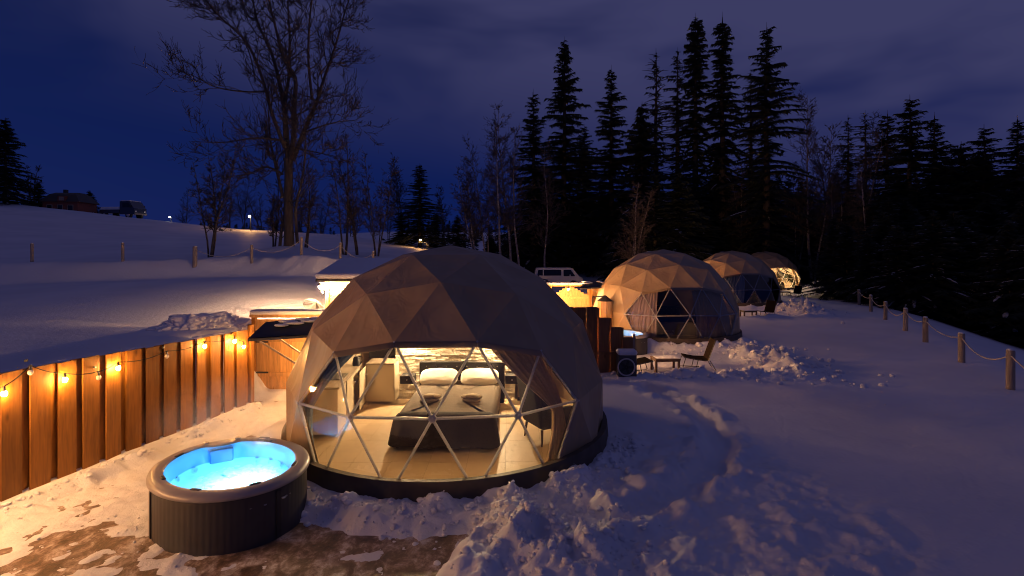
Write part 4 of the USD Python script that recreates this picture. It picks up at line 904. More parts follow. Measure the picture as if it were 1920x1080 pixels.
for k, p in enumerate(RP):
    z_ = float(ground_z(p[0], p[1])); h = .93 + .04*math.sin(k*2.1)
    if k: post("rope_post", f"{ords[k-1]} round wooden post of the rope fence along the right", (*p, z_), h, .088, seed=k, tilt=.02*math.sin(k*3.3))
    tops_.append(np.array([*p, z_ + h]))
for k in range(len(RP) - 1):
    p, q = tops_[k] - [0, 0, .12], tops_[k+1] - [0, 0, .12]; t_ = np.linspace(0, 1, 22)[:, None]; c = p + (q - p)*t_; c[:, 2] -= (.25 + .09*math.sin(k*1.9))*4*(t_*(1 - t_))[:, 0]
    m = MB().tube(c, .017, n=7)
    tag(obj("rope", m, "rope", smooth=True), f"sagging rope between the {ords[k-1]} and {ords[k]} posts along the right" if k else "sagging rope from the nearest right post towards the frame edge", "rope")
BP = [(60, 502, 25), (230, 505, 25), (365, 501, 25.3), (472, 497, 26), (565, 493, 26.4), (638, 491, 27), (700, 491, 27.6), (995, 512, 60), (1020, 508, 63)]
bl = ["leftmost faint post on the snowy bank", "second post from the left on the snowy bank", "pale post on the bank beside the leftmost bare sapling", "fourth post from the left on the snowy bank", "roped post on the bank before the big bare tree", "post on the bank right of the big bare tree", "last leaning post at the bank's right end", "thin pale post at the forest edge above dome", "thin dim post at the forest edge behind van"]
bt = []
for k, (x, y, Y) in enumerate(BP):
    p = px(x, y, Y); z_ = float(ground_z(p[0], p[1])); post("bank_post", bl[k], (p[0], p[1], z_), .92, .065 if k != 2 else .1, seed=30 + k, tilt=.02*math.sin(k*2)); bt.append(np.array([p[0], p[1], z_ + .8]))
for k in (2, 3, 4, 5):
    p, q = bt[k], bt[k+1]; t_ = np.linspace(0, 1, 18)[:, None]; c = p + (q - p)*t_; c[:, 2] -= .55*4*(t_*(1 - t_))[:, 0]*.8
    tag(obj("rope", MB().tube(c, .013, n=6), "rope", smooth=True), f"slack rope on the bank between its {ords[k]} and {ords[k+1]} posts", "rope")

# ------------------------------------------------------------------ vehicles
def car(name, label, cat, loc, rz, prof, glass, L, W, paint, wheels, wr):
    t = thing(name, label, cat, loc, rz)
    P = Polygon(prof).buffer(.06, 4).buffer(-.06, 4); cuts = [Point(wx, wr).buffer(wr + .05, 16) for wx in wheels]
    for c in cuts: P = P.difference(c)
    m = MB().prism(P, W, rot([1, 0, 0], np.pi/2)); b = m.get(); v = np.array(b.vertices); v[:, 1] += W/2
    tuck = np.clip((v[:, 2] - .95)/1.0, 0, 1); v[:, 1] *= 1 - .12*tuck; obj("body", (v, np.array(b.faces)), paint, t)
    for s in (-1, 1):
        for g in glass:
            G = Polygon(g).buffer(-.02).buffer(.02, 4); gm = MB().prism(G, .012, rot([1, 0, 0], np.pi/2)).get(); gv = np.array(gm.vertices); tk = np.clip((gv[:, 2] - .95)/1.0, 0, 1); gv[:, 1] = s*(W/2*(1 - .12*tk) + .004 + .006*np.sign(gv[:, 1] + .006)); obj("window", (gv, np.array(gm.faces)), "dark_glass", t)
        for wx in wheels:
            w_ = obj("wheel", MB().cyl((wx, s*(W/2 - .22), wr), (wx, s*(W/2 - .01), wr), wr, n=22), "rubber", t, smooth=40); obj("rim", MB().cyl((wx, s*(W/2 - .02), wr), (wx, s*(W/2 + .004), wr), wr*.62, n=18), "steel", w_, smooth=40)
        obj("headlight", MB().box((L/2 - .05, s*(W/2 - .28), .82), (.10, .30, .18), bevel=.03), "bulb_cold", t); obj("tail_light", MB().box((-L/2 + .03, s*(W/2 - .14), 1.0), (.06, .12, .4), bevel=.02), "tail_red", t)
        obj("mirror", MB().box((L/2 - 1.25, s*(W/2 + .10), 1.18), (.09, .16, .24), bevel=.03), paint, t)
    return t
pmat("tail_red", (.25, .01, .01), .3)
vp = [(-2.35, .30), (-2.36, 1.1), (-2.22, 1.86), (-2.05, 1.95), (1.15, 1.95), (1.38, 1.88), (1.98, 1.14), (2.30, .98), (2.36, .62), (2.34, .30)]
vg = [[(-2.1, 1.2), (-2.0, 1.74), (-1.55, 1.74), (-1.55, 1.2)], [(-1.45, 1.18), (-1.45, 1.74), (.25, 1.74), (.25, 1.18)], [(.48, 1.14), (.48, 1.74), (1.18, 1.74), (1.62, 1.14)]]
vx = px(1046, 535, 50.5)
van = car("van", "white van parked at the forest edge behind the domes", "van", (vx[0], vx[1], float(ground_z(vx[0], vx[1])) - .05), 0.0, vp, vg, 4.7, 1.9, "van_paint", (-1.45, 1.45), .34)
obj("windscreen", MB().raw([(1.40, -.74, 1.84), (1.40, .74, 1.84), (1.985, .84, 1.16), (1.985, -.84, 1.16)], [[0, 3, 2, 1]]), "dark_glass", van)
cpf = [(-2.1, .28), (-2.12, .85), (-1.75, .98), (-1.2, 1.40), (.3, 1.42), (.95, 1.0), (2.0, .84), (2.1, .5), (2.1, .28)]
car("parked_car", "dark car mostly hidden beside the white van's rear", "car", (1.35, 47.6, float(ground_z(1.35, 47.6)) - .05), math.radians(-25), cpf, [[(-1.15, 1.0), (-.95, 1.34), (.2, 1.35), (.75, 1.0)]], 4.2, 1.75, "car_paint", (-1.3, 1.3), .31)

# ------------------------------------------------------------------ trees
def spruce(seed, h, rb, dens=1.0, droop=.35, sparse=0.0, power=.85, clear=.04, ragged=.35, snow=.12, fol="needles", width=.16):
    """Trunk, crown and snow meshes of a spruce h metres tall with its base at the origin."""
    rg = np.random.default_rng(seed)
    tz_ = np.linspace(-.5, h, 12); tr = .013*h*(1 - np.clip(tz_, 0, h)/h)**.9 + .012
    trunk = MB().tube(np.c_[.04*np.sin(tz_*.5 + seed), .04*np.cos(tz_*.37), tz_], tr, n=8)
    S0, S1, SR0, SR1, V, SV = [], [], [], [], [], []
    z = h*clear
    while z < h*.985:
        f = 1 - z/h; nb = rg.integers(5, 8)
        reach = rb*f**power + .12
        clump = .45 + 1.0*meshkit.noise(np.array([[z*.8, seed*3.3, 0]]))[0]
        a0 = rg.random()*6.28
        for b in range(nb):
            if rg.random() < sparse*.2: continue
            az = a0 + b*2*np.pi/nb + rg.normal(0, .25); L = reach*clump*(1 - ragged + 2*ragged*rg.random())*(1.0 + .24*math.sin(2*az + seed + z*.9) + .2*math.sin(3*az - z*1.7 + seed*2))
            L = min(L, 1.22*reach)
            if L < .1: continue
            zb = z + rg.normal(0, .22)
            d = np.array([math.cos(az), math.sin(az), 0]); side = np.array([-d[1], d[0], 0])
            dr = droop*(1 - .9*(1 - f)**1.3)*(.7 + .6*rg.random()); up = .28*(1 - f) + .05
            n = max(4, int(L*17*dens)); t = (np.arange(n) + rg.random(n))/n; t = np.clip(t, .04, 1)
            curve = lambda t: d*(L*t)[:, None] + np.c_[0*t, 0*t, L*(up*t - dr*t*t*1.25 + .10*dr*t**4) + zb]
            k = np.linspace(0, 1, 5); cpts = curve(k); rr = (.018 + .022*(sparse > .3))*L**.7*(1 - .85*k) + .004 + .008*(sparse > .3)
            S0.append(cpts[:-1]); S1.append(cpts[1:]); SR0.append(rr[:-1]); SR1.append(rr[1:])
            if rg.random() < sparse: t = t[: n//4]
            for s in (-1, 1):
                m = len(t)
                if m == 0: continue
                p = curve(t); ln = (.16 + .30*L**.5*(1 - .55*t)*(.35 + t)**.2)*(.6 + .8*rg.random(m))*.85
                out = side*s*(ln*(.65 + .4*rg.random(m)))[:, None] + d*(ln*(.25 + .5*rg.random(m)))[:, None] + np.c_[0*t, 0*t, -ln*(.25 + .75*rg.random(m))]
                wv = (d + rg.normal(0, .25, (m, 3)))*(width*(.6 + .7*rg.random(m)))[:, None]
                V.append(np.stack([p - wv*.5, p + wv*.5, p + out], 1))
            if rg.random() < snow and L > .6:
                k = np.linspace(.35, .95, 6); c = curve(k) + [0, 0, .03]; w_ = (.03 + .045*L**.5)*np.sin(np.pi*np.linspace(.12, .92, 6))*(.5 + rg.random(6))
                l_, r_ = c + side*w_[:, None] - [0, 0, .03], c - side*w_[:, None] - [0, 0, .03]
                for q in range(5):
                    if rg.random() < .35: continue
                    SV += [np.stack([l_[q], c[q], c[q+1]]), np.stack([l_[q], c[q+1], l_[q+1]]), np.stack([c[q], r_[q], r_[q+1]]), np.stack([c[q], r_[q+1], c[q+1]])]
        z += (.30 + .016*h)*(.75 + .5*rg.random())/(.6 + .4*dens)*(1 - .45*(z/h))
    # leader shoot
    S0.append([[0, 0, h*.97]]); S1.append([[0, 0, h*1.02]]); SR0.append([.03]); SR1.append([.01])
    trunk.raw(*segs_mesh(np.vstack(S0), np.vstack(S1), np.concatenate(SR0), np.concatenate(SR1), 3))
    V = np.concatenate(V); crown = (V.reshape(-1, 3), np.arange(len(V)*3).reshape(-1, 3))
    SV = np.array(SV) if SV else None
    return trunk.get(), crown, (None if SV is None else (SV.reshape(-1, 3), np.arange(len(SV)*3).reshape(-1, 3))), fol
SPEC = {"broad": (1, 24.0, 4.6, dict(dens=1.25, droop=.42, ragged=.42, clear=.08)),
        "broad2": (2, 24.0, 4.2, dict(dens=1.2, droop=.38, ragged=.45, clear=.06)),
        "column": (3, 27.0, 2.25, dict(dens=1.35, droop=.75, power=.60, ragged=.5, clear=.05, width=.19)),
        "column2": (4, 27.0, 2.2, dict(dens=1.35, droop=.8, power=.62, ragged=.5, clear=.05, width=.19)),
        "droopy": (5, 26.0, 3.9, dict(dens=1.1, droop=.55, power=.55, ragged=.45, sparse=.18, clear=.05)),
        "thin": (6, 23.0, 2.7, dict(dens=.7, droop=.5, power=.6, ragged=.5, sparse=.55, clear=.12, snow=.03)),
        "dead": (7, 22.0, 2.6, dict(dens=.5, droop=.50, power=.5, ragged=.5, sparse=.93, clear=.22, snow=.0)),
        "young": (8, 10.0, 2.8, dict(dens=1.5, droop=.38, ragged=.38, clear=.02, snow=.35)),
        "young2": (9, 12.0, 3.2, dict(dens=1.4, droop=.42, ragged=.4, clear=.03, snow=.35))}
PROTO = {}
def put_spruce(kind, label, x, top, Y, base=None, wide=1.0, group=None, rz=None):
    X = (x - 960)/FPX*Y; z0 = float(ground_z(X, Y)) if base is None else base; ztop = CAM_H - (top - HOR)/FPX*Y
    wide = wide*(1.32 if group is None else 1.0)*(1.15 if x > 1640 else 1.0); seed, h, rb, kw = SPEC[kind]; s = max(ztop - z0, 3.5)/h; s3 = (s**.75*wide, s**.75*wide, s); rz = (X*7.7 + Y) % 6.28 if rz is None else rz
    if kind in PROTO: return dup(PROTO[kind], (X, Y, z0 - .05), rz, s3, label=label, group=group)
    t = thing("spruce_tree", label, "tree", (X, Y, z0 - .05), rz, s3, group=group); PROTO[kind] = t
    tr, cr, sn, fol = spruce(seed, h, rb, **kw)
    obj("trunk", tr, "bark", t, smooth=True); obj("crown", cr, fol, t)
    if sn is not None: tag(obj("branch_snow", sn, "snow", t), kind="stuff")
    return t
for a in (("broad", "tall dark spruce behind the van with broad drooping tiers", 1058, 76, 62), ("broad2", "spruce between the broad tallest left spruce and dead spruce", 1146, 128, 61),
          ("broad2", "narrow spruce half hidden at the left of the tall van spruce", 1000, 172, 60), ("broad", "mid height spruce crowding behind the tall van spruce", 1096, 236, 63),
          ("young2", "shorter dense spruce between two tall ones above second dome", 1204, 196, 58), ("dead", "nearly bare dead spruce with short drooping side twigs", 1230, 98, 60),
          ("thin", "thin see-through spruce left of the twin columnar spruces", 1270, 96, 60), ("column", "left one of the two tallest columnar spruces", 1304, 33, 57), ("column2", "right one of the two tallest columnar spruces", 1354, 31, 56),
          ("thin", "sparse spruce close left of the tall drooping spruce", 1408, 136, 57), ("droopy", "tall spruce with long drooping side branches, rightmost of the tall group", 1437, 50, 52),
          ("thin", "slim spruce with airy top above the farthest dome", 1590, 220, 52), ("dead", "bare leaning spruce among the birches above rope fence", 1622, 212, 50),
          ("broad2", "spruce with a lone pointed top left of the right thicket", 1664, 212, 47), ("broad", "tallest spruce of the dark right thicket", 1706, 184, 44), ("broad2", "broad second tallest spruce of the dark right thicket", 1752, 216, 43),
          ("broad", "blunt topped spruce near the right edge with open gap beside it", 1845, 238, 41), ("broad2", "spruce cut by the right edge of the picture", 1908, 222, 40), ("young2", "lower spruce between the thicket and blunt topped spruce", 1802, 270, 42),
          ("broad", "lone dark spruce left of the forest, beyond the lamp", 787, 308, 62), ("young", "small bushy spruce left of the lone dark lamp spruce", 752, 400, 63), ("young2", "small pointed spruce right of the lone dark spruce", 818, 398, 66), ("young", "low spruce clump left of the forest edge", 858, 404, 66),
          ("young2", "dark spruce at the far left on the hill crest", 10, 222, 66), ("young", "small round spruce beside the hillside chalet", 168, 370, 72), ("young", "bushy low spruce on the hill crest by the left edge", 72, 362, 69)):
    put_spruce(*a, wide=1.35 if a[2] == 787 else 1.0)
rng = np.random.default_rng(21)
U = "dense dark spruce filling the shadowed depth of the forest behind the domes"
for k in range(64):
    x = 905 + (1990 - 905)*(k + rng.random())/64; Y = rng.uniform(48, 66) if x < 1560 else rng.uniform(38, 56)
    lim = np.interp(x, [905, 1000, 1200, 1450, 1560, 1650, 1760, 1990], [395, 330, 330, 300, 360, 320, 290, 300]); top = lim + rng.uniform(-10, 85)
    Xk = (x - 960)/FPX*Y
    if min(math.hypot(Xk - dx, Y - dy) for dx, dy in DOMES) < 5.5 or Xk < 11 and Y < 60: Y = 62
    put_spruce(["young2", "young", "broad2", "broad", "droopy"][k % 5], U, x, top, Y, wide=1.45, group="forest spruces behind the domes")
for k in range(12):                                      # trees along the forest margin down the slope at the right
    x = 1590 + k*33 + rng.uniform(-10, 10); Y = 34 - k*.75 + rng.uniform(0, 3); put_spruce(["young", "young2"][k % 2], "young snow flecked spruce at the forest margin beyond the rope fence", x, rng.uniform(380, 450), Y, wide=1.15, group="young spruces beyond the rope fence")

def grow(rg, P, p, d, L, r, depth, spread=.55, up=.12, kids=(3, 6), wob=.16, taper=.55, tip=.003):
    """Adds a limb of several segments and its side branches to the list P of (start, end, radius, radius)."""
    n = max(3, int(4 + L*1.2)) if depth > 0 else 3
    pts, q = [p], p.copy(); dd = d.copy()
    for k in range(n):
        dd = dd + rg.normal(0, wob, 3) + [0, 0, up]; dd /= np.linalg.norm(dd); q = q + dd*L/n; pts.append(q)
    rr = r*(1 - (1 - taper)*np.linspace(0, 1, n + 1)) if depth > 0 else np.linspace(r, tip, n + 1)
    for k in range(n): P.append((pts[k], pts[k+1], rr[k], rr[k+1]))
    if depth <= 0: return
    branch_from(rg, P, pts, rr, L, depth, spread, up, kids, wob, taper, tip)
    grow(rg, P, pts[-1], dd, L*.62, rr[-1], depth - 1, spread, up, kids, wob, taper, tip)
def branch_from(rg, P, pts, rr, L, depth, spread, up, kids, wob, taper, tip, lo=.25):
    n = len(pts) - 1
    for _ in range(rg.integers(*kids)):
        t = rg.uniform(lo, 1)*n; i = min(int(t), n - 1); f = t - i
        q = pts[i]*(1 - f) + pts[i+1]*f; ax = pts[i+1] - pts[i]; ax = ax/np.linalg.norm(ax)
        s = np.cross(ax, rg.normal(size=3)); s /= np.linalg.norm(s); d2 = ax*math.cos(spread*1.35) + s*math.sin(spread*1.35); d2 = d2/np.linalg.norm(d2)
        grow(rg, P, q, d2, L*rg.uniform(.3, .62), max(rr[i]*.5, tip*1.5), depth - 1, spread, up, kids, wob, taper, tip)
def segs_of(P, n=4):
    return segs_mesh(np.array([a[0] for a in P]), np.array([a[1] for a in P]), np.array([a[2] for a in P]), np.array([a[3] for a in P]), n)
# the big bare tree on its mound
BT = 30.5
big = thing("bare_tree", "big bare deciduous tree on the snow mound, taller than the frame", "tree")
K = .463; cp_ = lambda pts, y0: [np.array(px(340 + K*x, K*y, BT)) + [0, y0(k), 0] for k, (x, y) in enumerate(pts)]
rg = np.random.default_rng(12)
LIMBS = [([(437, 1016), (436, 930), (433, 820), (435, 700), (430, 640)], .29, .22, "trunk", 0),
         ([(432, 690), (420, 560), (400, 420), (370, 300), (330, 180), (270, 60), (240, -40), (215, -120)], .20, .035, "limb", .25),
         ([(436, 690), (460, 560), (470, 430), (478, 330), (440, 260), (415, 150), (385, 0), (380, -110)], .20, .035, "limb", -.2),
         ([(452, 650), (490, 520), (530, 400), (550, 300), (590, 150), (622, 0), (640, -90)], .17, .03, "limb", .35),
         ([(420, 600), (380, 470), (350, 330), (300, 200), (200, 100), (130, 0), (90, -60)], .14, .02, "limb", -.35),
         ([(421, 560), (415, 430), (430, 300), (430, 150), (420, 0), (425, -120)], .14, .03, "limb", .1),
         ([(530, 405), (520, 250), (530, 100), (545, 0), (540, -100)], .10, .025, "limb", -.2),
         ([(430, 572), (360, 566), (300, 570), (200, 590), (90, 590)], .10, .015, "limb", -.3),
         ([(410, 705), (330, 672), (230, 700), (100, 705)], .09, .015, "limb", .4),
         ([(352, 370), (270, 380), (170, 370), (110, 340), (60, 325)], .07, .012, "limb", -.4),
         ([(500, 535), (580, 500), (640, 480), (700, 470)], .07, .012, "limb", .3),
         ([(470, 602), (560, 622), (660, 645)], .07, .012, "limb", -.3),
         ([(412, 800), (372, 690), (330, 560), (305, 430), (300, 330)], .12, .015, "limb", .5),
         ([(470, 985), (478, 850), (515, 745), (545, 610), (540, 530), (560, 430)], .12, .015, "limb", -.5),
         ([(398, 1010), (392, 900), (400, 800), (360, 640)], .12, .03, "limb", .6),
         ([(300, 330), (260, 200), (180, 60), (150, -30)], .05, .012, "limb", .4), ([(590, 150), (650, 90), (700, 60)], .05, .01, "limb", .2), ([(560, 300), (620, 240), (690, 190)], .05, .01, "limb", -.2)]
for pts, r0, r1, nm, ysl in LIMBS:
    w = cp_(pts, lambda k: ysl*k); w = np.array(w)
    t_ = np.linspace(0, len(w) - 1, 5*(len(w) - 1) + 1); i = np.clip(t_.astype(int), 0, len(w) - 2); f = (t_ - i)[:, None]
    a_, b_, c_, d_ = w[np.maximum(i - 1, 0)], w[i], w[i+1], w[np.minimum(i + 2, len(w) - 1)]
    cur = .5*((2*b_) + (-a_ + c_)*f + (2*a_ - 5*b_ + 4*c_ - d_)*f**2 + (-a_ + 3*b_ - 3*c_ + d_)*f**3)
    rr = np.linspace(r0, r1, len(cur))*(1.0 if nm == "trunk" else .85)
    if nm == "trunk": rr = rr*(1 + .35*np.exp(-np.arange(len(cur))/1.5))
    o = obj(nm, MB().tube(cur, rr, n=9 if r0 > .1 else 6), "bark", big, smooth=True)
    if nm == "limb":
        P = []; L = np.linalg.norm(np.diff(cur, axis=0), axis=1).sum()
        for _ in range(int(7 + L*2.1)):
            t0 = rg.uniform(.18, 1)*(len(cur) - 2); k = int(t0); ax = cur[k+1] - cur[k]; ax /= np.linalg.norm(ax)
            s = np.cross(ax, rg.normal(size=3)); s /= np.linalg.norm(s); d = ax*.62 + s*.78
            grow(rg, P, cur[k], d/np.linalg.norm(d), rg.uniform(.6, 1.9), min(rr[k]*.55, .045), 2, .5, .10, (3, 6), .2, .5, .011)
        obj("twigs", segs_of(P, 3), "twig", o)
def small_tree(label, x, top, Y, stems, mat, tw, seed, spread=.35, lean=0.0, r=.07, cat="tree", group=None, depth=3, sc=1.0, warm=None):
    X = (x - 960)/FPX*Y; z0 = float(ground_z(X, Y)); H = CAM_H - (top - HOR)/FPX*Y - z0
    t = thing("bare_tree", label, cat, (X, Y, z0 - .1), 0, group=group); rg = np.random.default_rng(seed)
    for k in range(stems):
        a = rg.random()*6.28; d = np.array([math.cos(a)*spread*.5*(stems > 1) + lean, math.sin(a)*spread*.5*(stems > 1), 1.0]); d /= np.linalg.norm(d)
        h = H*rg.uniform(.72, 1.0) if k else H
        n = 10; pts = [np.array([math.cos(a), math.sin(a), 0])*.12*(stems > 1)]; dd = d
        for i in range(n): dd = dd + rg.normal(0, .045, 3) + [0, 0, .05]; dd /= np.linalg.norm(dd); pts.append(pts[-1] + dd*h/n)
        rr = np.linspace(r*(1 if k == 0 else .75), .012, n + 1); st = obj("trunk", MB().tube(pts, rr, n=7), mat, t, smooth=True)
        P = []
        for i in range(int(14 + h*3.2)):
            u_ = rg.uniform(.25, .98)*n; j = min(int(u_), n - 1); q = pts[j] + (pts[j+1] - pts[j])*(u_ - j)
            b = rg.random()*6.28; d2 = np.array([math.cos(b)*.75, math.sin(b)*.75, rg.uniform(.35, .9)]); d2 /= np.linalg.norm(d2)
            grow(rg, P, q, d2, h*rg.uniform(.07, .17)*(1.25 - u_/n)*sc, max(rr[j]*.42, .012), depth - 1, .45, .03, (3, 6), .16, .5, .008 if Y < 45 else .013)
        obj("crown", segs_of(P, 3), tw, st)
    return t
for a in (("many stemmed bare sapling on the bank left of the big tree", 393, 262, 28.5, 5, "bark", "twig", 31, .35, 0, .07), ("slender bare sapling with upright twigs right of the big tree", 645, 248, 34, 2, "bark", "twig", 32, .2, 0, .09),
          ("bare sapling second right of the big tree", 672, 262, 35, 2, "bark", "twig", 33, .25, 0, .08), ("bushy bare sapling cluster furthest right of the big tree", 706, 285, 36, 4, "bark", "twig", 34, .4, 0, .06),
          ("leaning bare sapling close behind the big tree's right side", 572, 300, 33, 2, "bark", "twig", 35, .3, .05, .07), ("thin bare sapling close at the big tree's left side", 512, 330, 33, 3, "bark", "twig", 36, .3, -.05, .06),
          ("faint tall bare tree behind the lone spruce at left", 757, 285, 70, 2, "bark", "twig", 37, .2, 0, .1), ("faint bare tree right of the lone spruce", 838, 338, 74, 2, "bark", "twig", 38, .4, 0, .1), ("thin bare tree left of the forest's edge", 872, 318, 70, 1, "bark", "twig", 39, .2, 0, .1),
          ("pale trunked birch at the forest's left edge, feathery crown", 942, 228, 54, 1, "birch_bark", "birch_twig", 40, .2, -.01, .14), ("second pale birch at the forest's left edge with snapped top", 958, 196, 55, 1, "birch_bark", "birch_twig", 41, .2, 0, .15),
          ("third pale birch nearest the tall van spruce", 975, 236, 54, 1, "birch_bark", "birch_twig", 42, .2, .01, .13), ("birch with wide feathery crown at the forest's far left", 915, 262, 58, 2, "birch_bark", "birch_twig", 43, .3, -.02, .11),
          ("bare many stemmed shrub tree lit warmly behind second dome", 1180, 330, 45, 3, "birch_bark", "birch_twig", 44, .3, 0, .09), ("tall bare birch with fine crown above the farthest domes", 1524, 184, 52, 2, "birch_bark", "birch_twig", 45, .2, 0, .16),
          ("bare birch with forked top between far dome and right thicket", 1592, 218, 54, 2, "birch_bark", "birch_twig", 46, .25, 0, .13), ("long bare birch leaning right over the dark gap", 1600, 240, 47, 1, "birch_bark", "birch_twig", 47, .2, .16, .13),
          ("bare birch with arching twigs right of the tall drooping spruce", 1492, 262, 53, 2, "birch_bark", "birch_twig", 51, .25, 0, .11), ("feathery bare birch right of the tall forest birch", 1548, 232, 53, 1, "birch_bark", "birch_twig", 52, .2, .02, .13),
          ("short bare birch low between the far birches and thicket", 1572, 300, 50, 3, "birch_bark", "birch_twig", 53, .3, 0, .09), ("bare birch against the left flank of the right thicket", 1640, 292, 44, 2, "birch_bark", "birch_twig", 54, .25, 0, .10),
          ("outermost bare birch at the forest's far left end", 893, 300, 57, 2, "birch_bark", "birch_twig", 55, .3, -.02, .11), ("pale slim birch leaning left of the broad left spruce", 1022, 268, 54, 1, "birch_bark", "birch_twig", 56, .2, -.04, .12),
          ("spindly bare tree left of the tall drooping spruce", 1395, 300, 54, 2, "birch_bark", "birch_twig", 48, .2, 0, .08), ("bare tree rising over the hill crest by the left edge", 62, 300, 68, 2, "bark", "twig", 49, .7, 0, .12)):
    small_tree(*a)
for k, (x, t_, Y) in enumerate(((430, 340, 84), (460, 322, 92), (492, 335, 86), (520, 350, 95), (345, 352, 96), (600, 352, 100), (560, 330, 98), (660, 330, 105), (730, 352, 100))):
    small_tree("faint bare tree in the distant copse beyond the snowy field", x, t_, Y, 2, "bark", "twig", 60 + k, .3, 0, .12, group="distant bare copse", depth=2, sc=1.4)
# far woods on the hills, too small to count
fw = []; rg = np.random.default_rng(77)
xs_, ys_ = rg.uniform(-330, 260, 1500), rg.uniform(150, 560, 1500); dens = noise2(xs_, ys_, .012, 31, 3)
tr, cr, sn, fol = spruce(90, 9.0, 2.4, dens=.35, width=.4, snow=0)
fm = UsdGeom.PointInstancer.Define(stage, "/World/far_woods"); tag(fm.GetPrim(), "dark woods scattered over the far snowy hills", "woods", kind="stuff")
UsdGeom.Scope.Define(stage, "/World/far_woods/kinds"); obj("spruce", cr, "needles", "/World/far_woods/kinds"); fm.CreatePrototypesRel().SetTargets([Sdf.Path("/World/far_woods/kinds/spruce")])
keep = (dens > .53); xs_, ys_ = xs_[keep], ys_[keep]; zs_ = ground_z(xs_, ys_)
fm.CreatePositionsAttr([Gf.Vec3f(float(a), float(b), float(c) - .3) for a, b, c in zip(xs_, ys_, zs_)]); fm.CreateProtoIndicesAttr([0]*len(xs_)); fm.CreateScalesAttr([Gf.Vec3f(s_, s_, s_) for s_ in map(float, rg.uniform(.6, 1.5, len(xs_)))])

# ------------------------------------------------------------------ hillside houses and distant lamps
def on_hill(x, Y): X = (x - 960)/FPX*Y; return X, Y, float(ground_z(X, Y))
hx, hy, hz = on_hill(132, 70)
chl = thing("chalet", "dark red brown chalet with hipped roof on the hill crest", "house", (hx, hy, hz - .4), .1)
obj("wall", MB().box((0, 0, .8), (4.4, 3.6, 1.9)), "chalet_wood", chl)
r_ = MB().loft([[(-2.5, -2.0, 1.7), (2.5, -2.0, 1.7), (2.5, 2.0, 1.7), (-2.5, 2.0, 1.7)], [(-1.7, -1.35, 2.75), (1.7, -1.35, 2.75), (1.7, 1.35, 2.75), (-1.7, 1.35, 2.75)], [(-1.5, -.5, 3.05), (1.5, -.5, 3.05), (1.5, .5, 3.05), (-1.5, .5, 3.05)]], cap1=True)
ro = obj("roof", r_, "roof_dark", chl); obj("dormer", MB().box((.3, -1.75, 2.1), (1.0, .5, .7)), "chalet_wood", ro); w_ = obj("window", MB().box((.3, -2.01, 2.1), (.6, .04, .5)), "post_wood", ro)
for x in (-1.3, 0, 1.3): w_ = obj("window", MB().box((x, -1.82, .9), (.7, .05, .8)), "post_wood", chl); obj("pane", MB().box((x, -1.85, .9), (.55, .03, .65)), "dark_glass", w_)
obj("chimney", MB().box((-.8, .3, 3.2), (.4, .4, .7)), "roof_dark", ro)
hx, hy, hz = on_hill(233, 71)
lry = thing("lorry", "dark lorry with snow covered flatbed parked on the hill crest", "lorry", (hx, hy, hz - .1), -.10)
obj("flatbed", MB().box((-1.3, 0, .95), (3.0, 2.1, .5), bevel=.05), "car_paint", lry); m = rbox((3.0, 2.0, .5), .2, 12).to_mesh(); obj("snow_load", (np.array(m.vert_properties[:, :3])*[1, 1, 1] + [-1.3, 0, 1.36], np.array(m.tri_verts)), "snow", lry, smooth=50)
obj("cab", MB().prism(Polygon([(.3, .55), (.3, 2.35), (1.75, 2.35), (2.25, 1.55), (2.45, 1.4), (2.45, .55)]).buffer(.06).buffer(-.06), 2.1, rot([1, 0, 0], np.pi/2) @ trimesh.transformations.translation_matrix([0, 0, -1.05])), "car_paint", lry)
for s_ in (-1, 1):
    obj("window", MB().prism([(.7, 1.5), (.7, 2.15), (1.6, 2.15), (2.0, 1.5)], .02, rot([1, 0, 0], np.pi/2) @ trimesh.transformations.translation_matrix([0, 0, s_*1.055 - .01])), "dark_glass", lry)
    for wx in (-2.1, 1.55): w_ = obj("wheel", MB().cyl((wx, s_*.75, .45), (wx, s_*1.03, .45), .45, n=20), "rubber", lry, smooth=40); obj("rim", MB().cyl((wx, s_*1.0, .45), (wx, s_*1.045, .45), .25, n=14), "steel", w_)
    obj("headlight", MB().box((2.46, s_*.75, .95), (.06, .3, .2), bevel=.02), "bulb_cold", lry); obj("mirror", MB().box((2.0, s_*1.2, 1.7), (.08, .16, .34), bevel=.02), "black_plastic", lry)
obj("cab_snow", MB().box((1.0, 0, 2.42), (1.4, 1.9, .16), bevel=.06), "snow", lry, smooth=50); obj("bumper", MB().box((2.5, 0, .6), (.12, 2.1, .22), bevel=.03), "post_wood", lry)
def street_lamp(label, p, h, mat, r):
    t = thing("street_lamp", label, "lamp", p); obj("pole", MB().cyl((0, 0, -.3), (0, 0, h), .06, .04, n=10), "dark_steel", t, smooth=40)
    obj("arm", MB().tube([(0, 0, h), (.1, -.2, h + .12), (.12, -.5, h + .12)], .03), "dark_steel", t, smooth=True); obj("shade", MB().cyl((.12, -.5, h + .02), (.12, -.5, h + .16), .20, .08, n=14), "dark_steel", t, smooth=40)
    obj("bulb", MB().add(trimesh.creation.icosphere(2, r), trimesh.transformations.translation_matrix([.12, -.5, h - .04])), mat, t, smooth=True); return t
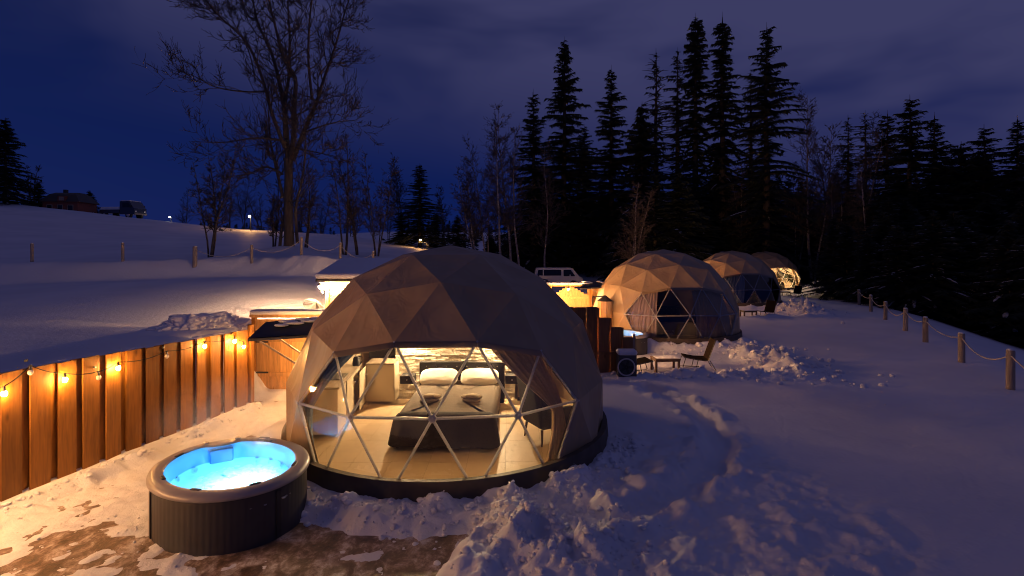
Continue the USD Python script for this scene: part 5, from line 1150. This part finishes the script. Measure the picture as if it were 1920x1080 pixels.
for (x, y, Y, m_, r, l) in ((468, 405, 66, "street", .13, "orange street lamp glowing beyond the field left of the big tree"), (788, 452, 58, "street", .10, "small orange lamp glowing at the foot of the lone spruce"), (318, 408, 74, "white_far", .08, "small white lamp on the hill crest right of the barn")):
    X = (x - 960)/FPX*Y; z0 = float(ground_z(X, Y)); ztop = CAM_H - (y - HOR)/FPX*Y; street_lamp(l, (X - .12, Y + .5, z0), max(1.0, ztop - z0), m_, r)

# ------------------------------------------------------------------ steam drifting off the hot tub
M["steam_vapour"] = usdkit.material(stage, "/World/Looks/steam_vapour", {
    "g": ("geometry", {}), "rel": ("vector_math", {"math_type": "subtract", "vector2": (-4.05, 7.35, 1.15)}), "sc": ("vector_math", {"math_type": "multiply", "vector2": (.80, .80, 1.35)}), "len": ("vector_math", {"math_type": "length"}),
    "fall": ("map_range", {"from_min": .15, "from_max": 1.0, "to_min": 1.0, "to_max": 0.0, "clamp": True, "range_type": "smoothstep"}),
    "mp": ("mapping", {"mapping_type": "point", "scale": (1.0, 1.0, .6)}), "n": ("noise_texture", {"scale": 1.9, "detail": 4.0, "distortion": .9}), "nr": ("map_range", {"from_min": .42, "from_max": .72, "to_min": 0.0, "to_max": 1.0, "clamp": True}),
    "m": ("math", {"math_type": "multiply"}), "m2": ("math", {"math_type": "multiply", "value2": .75}), "v": ("principled_volume", {"color": (.95, .95, .97), "anisotropy": .2})},
    [("g.position", "rel.vector1"), ("rel.vector", "sc.vector1"), ("sc.vector", "len.vector1"), ("len.value", "fall.value"), ("g.position", "mp.vector"), ("mp.vector", "n.vector"), ("n.fac", "nr.value"),
     ("fall.result", "m.value1"), ("nr.result", "m.value2"), ("m.value", "m2.value1"), ("m2.value", "v.density")], volume="v.volume")
st = trimesh.creation.icosphere(3); tag(obj("steam", (np.array(st.vertices)*[1.25, 1.25, .42*1.76] + [-4.05, 7.35, 1.15 + .33], np.array(st.faces)), "steam_vapour"), "thin steam drifting from the near hot tub towards the fence", "steam", kind="stuff")
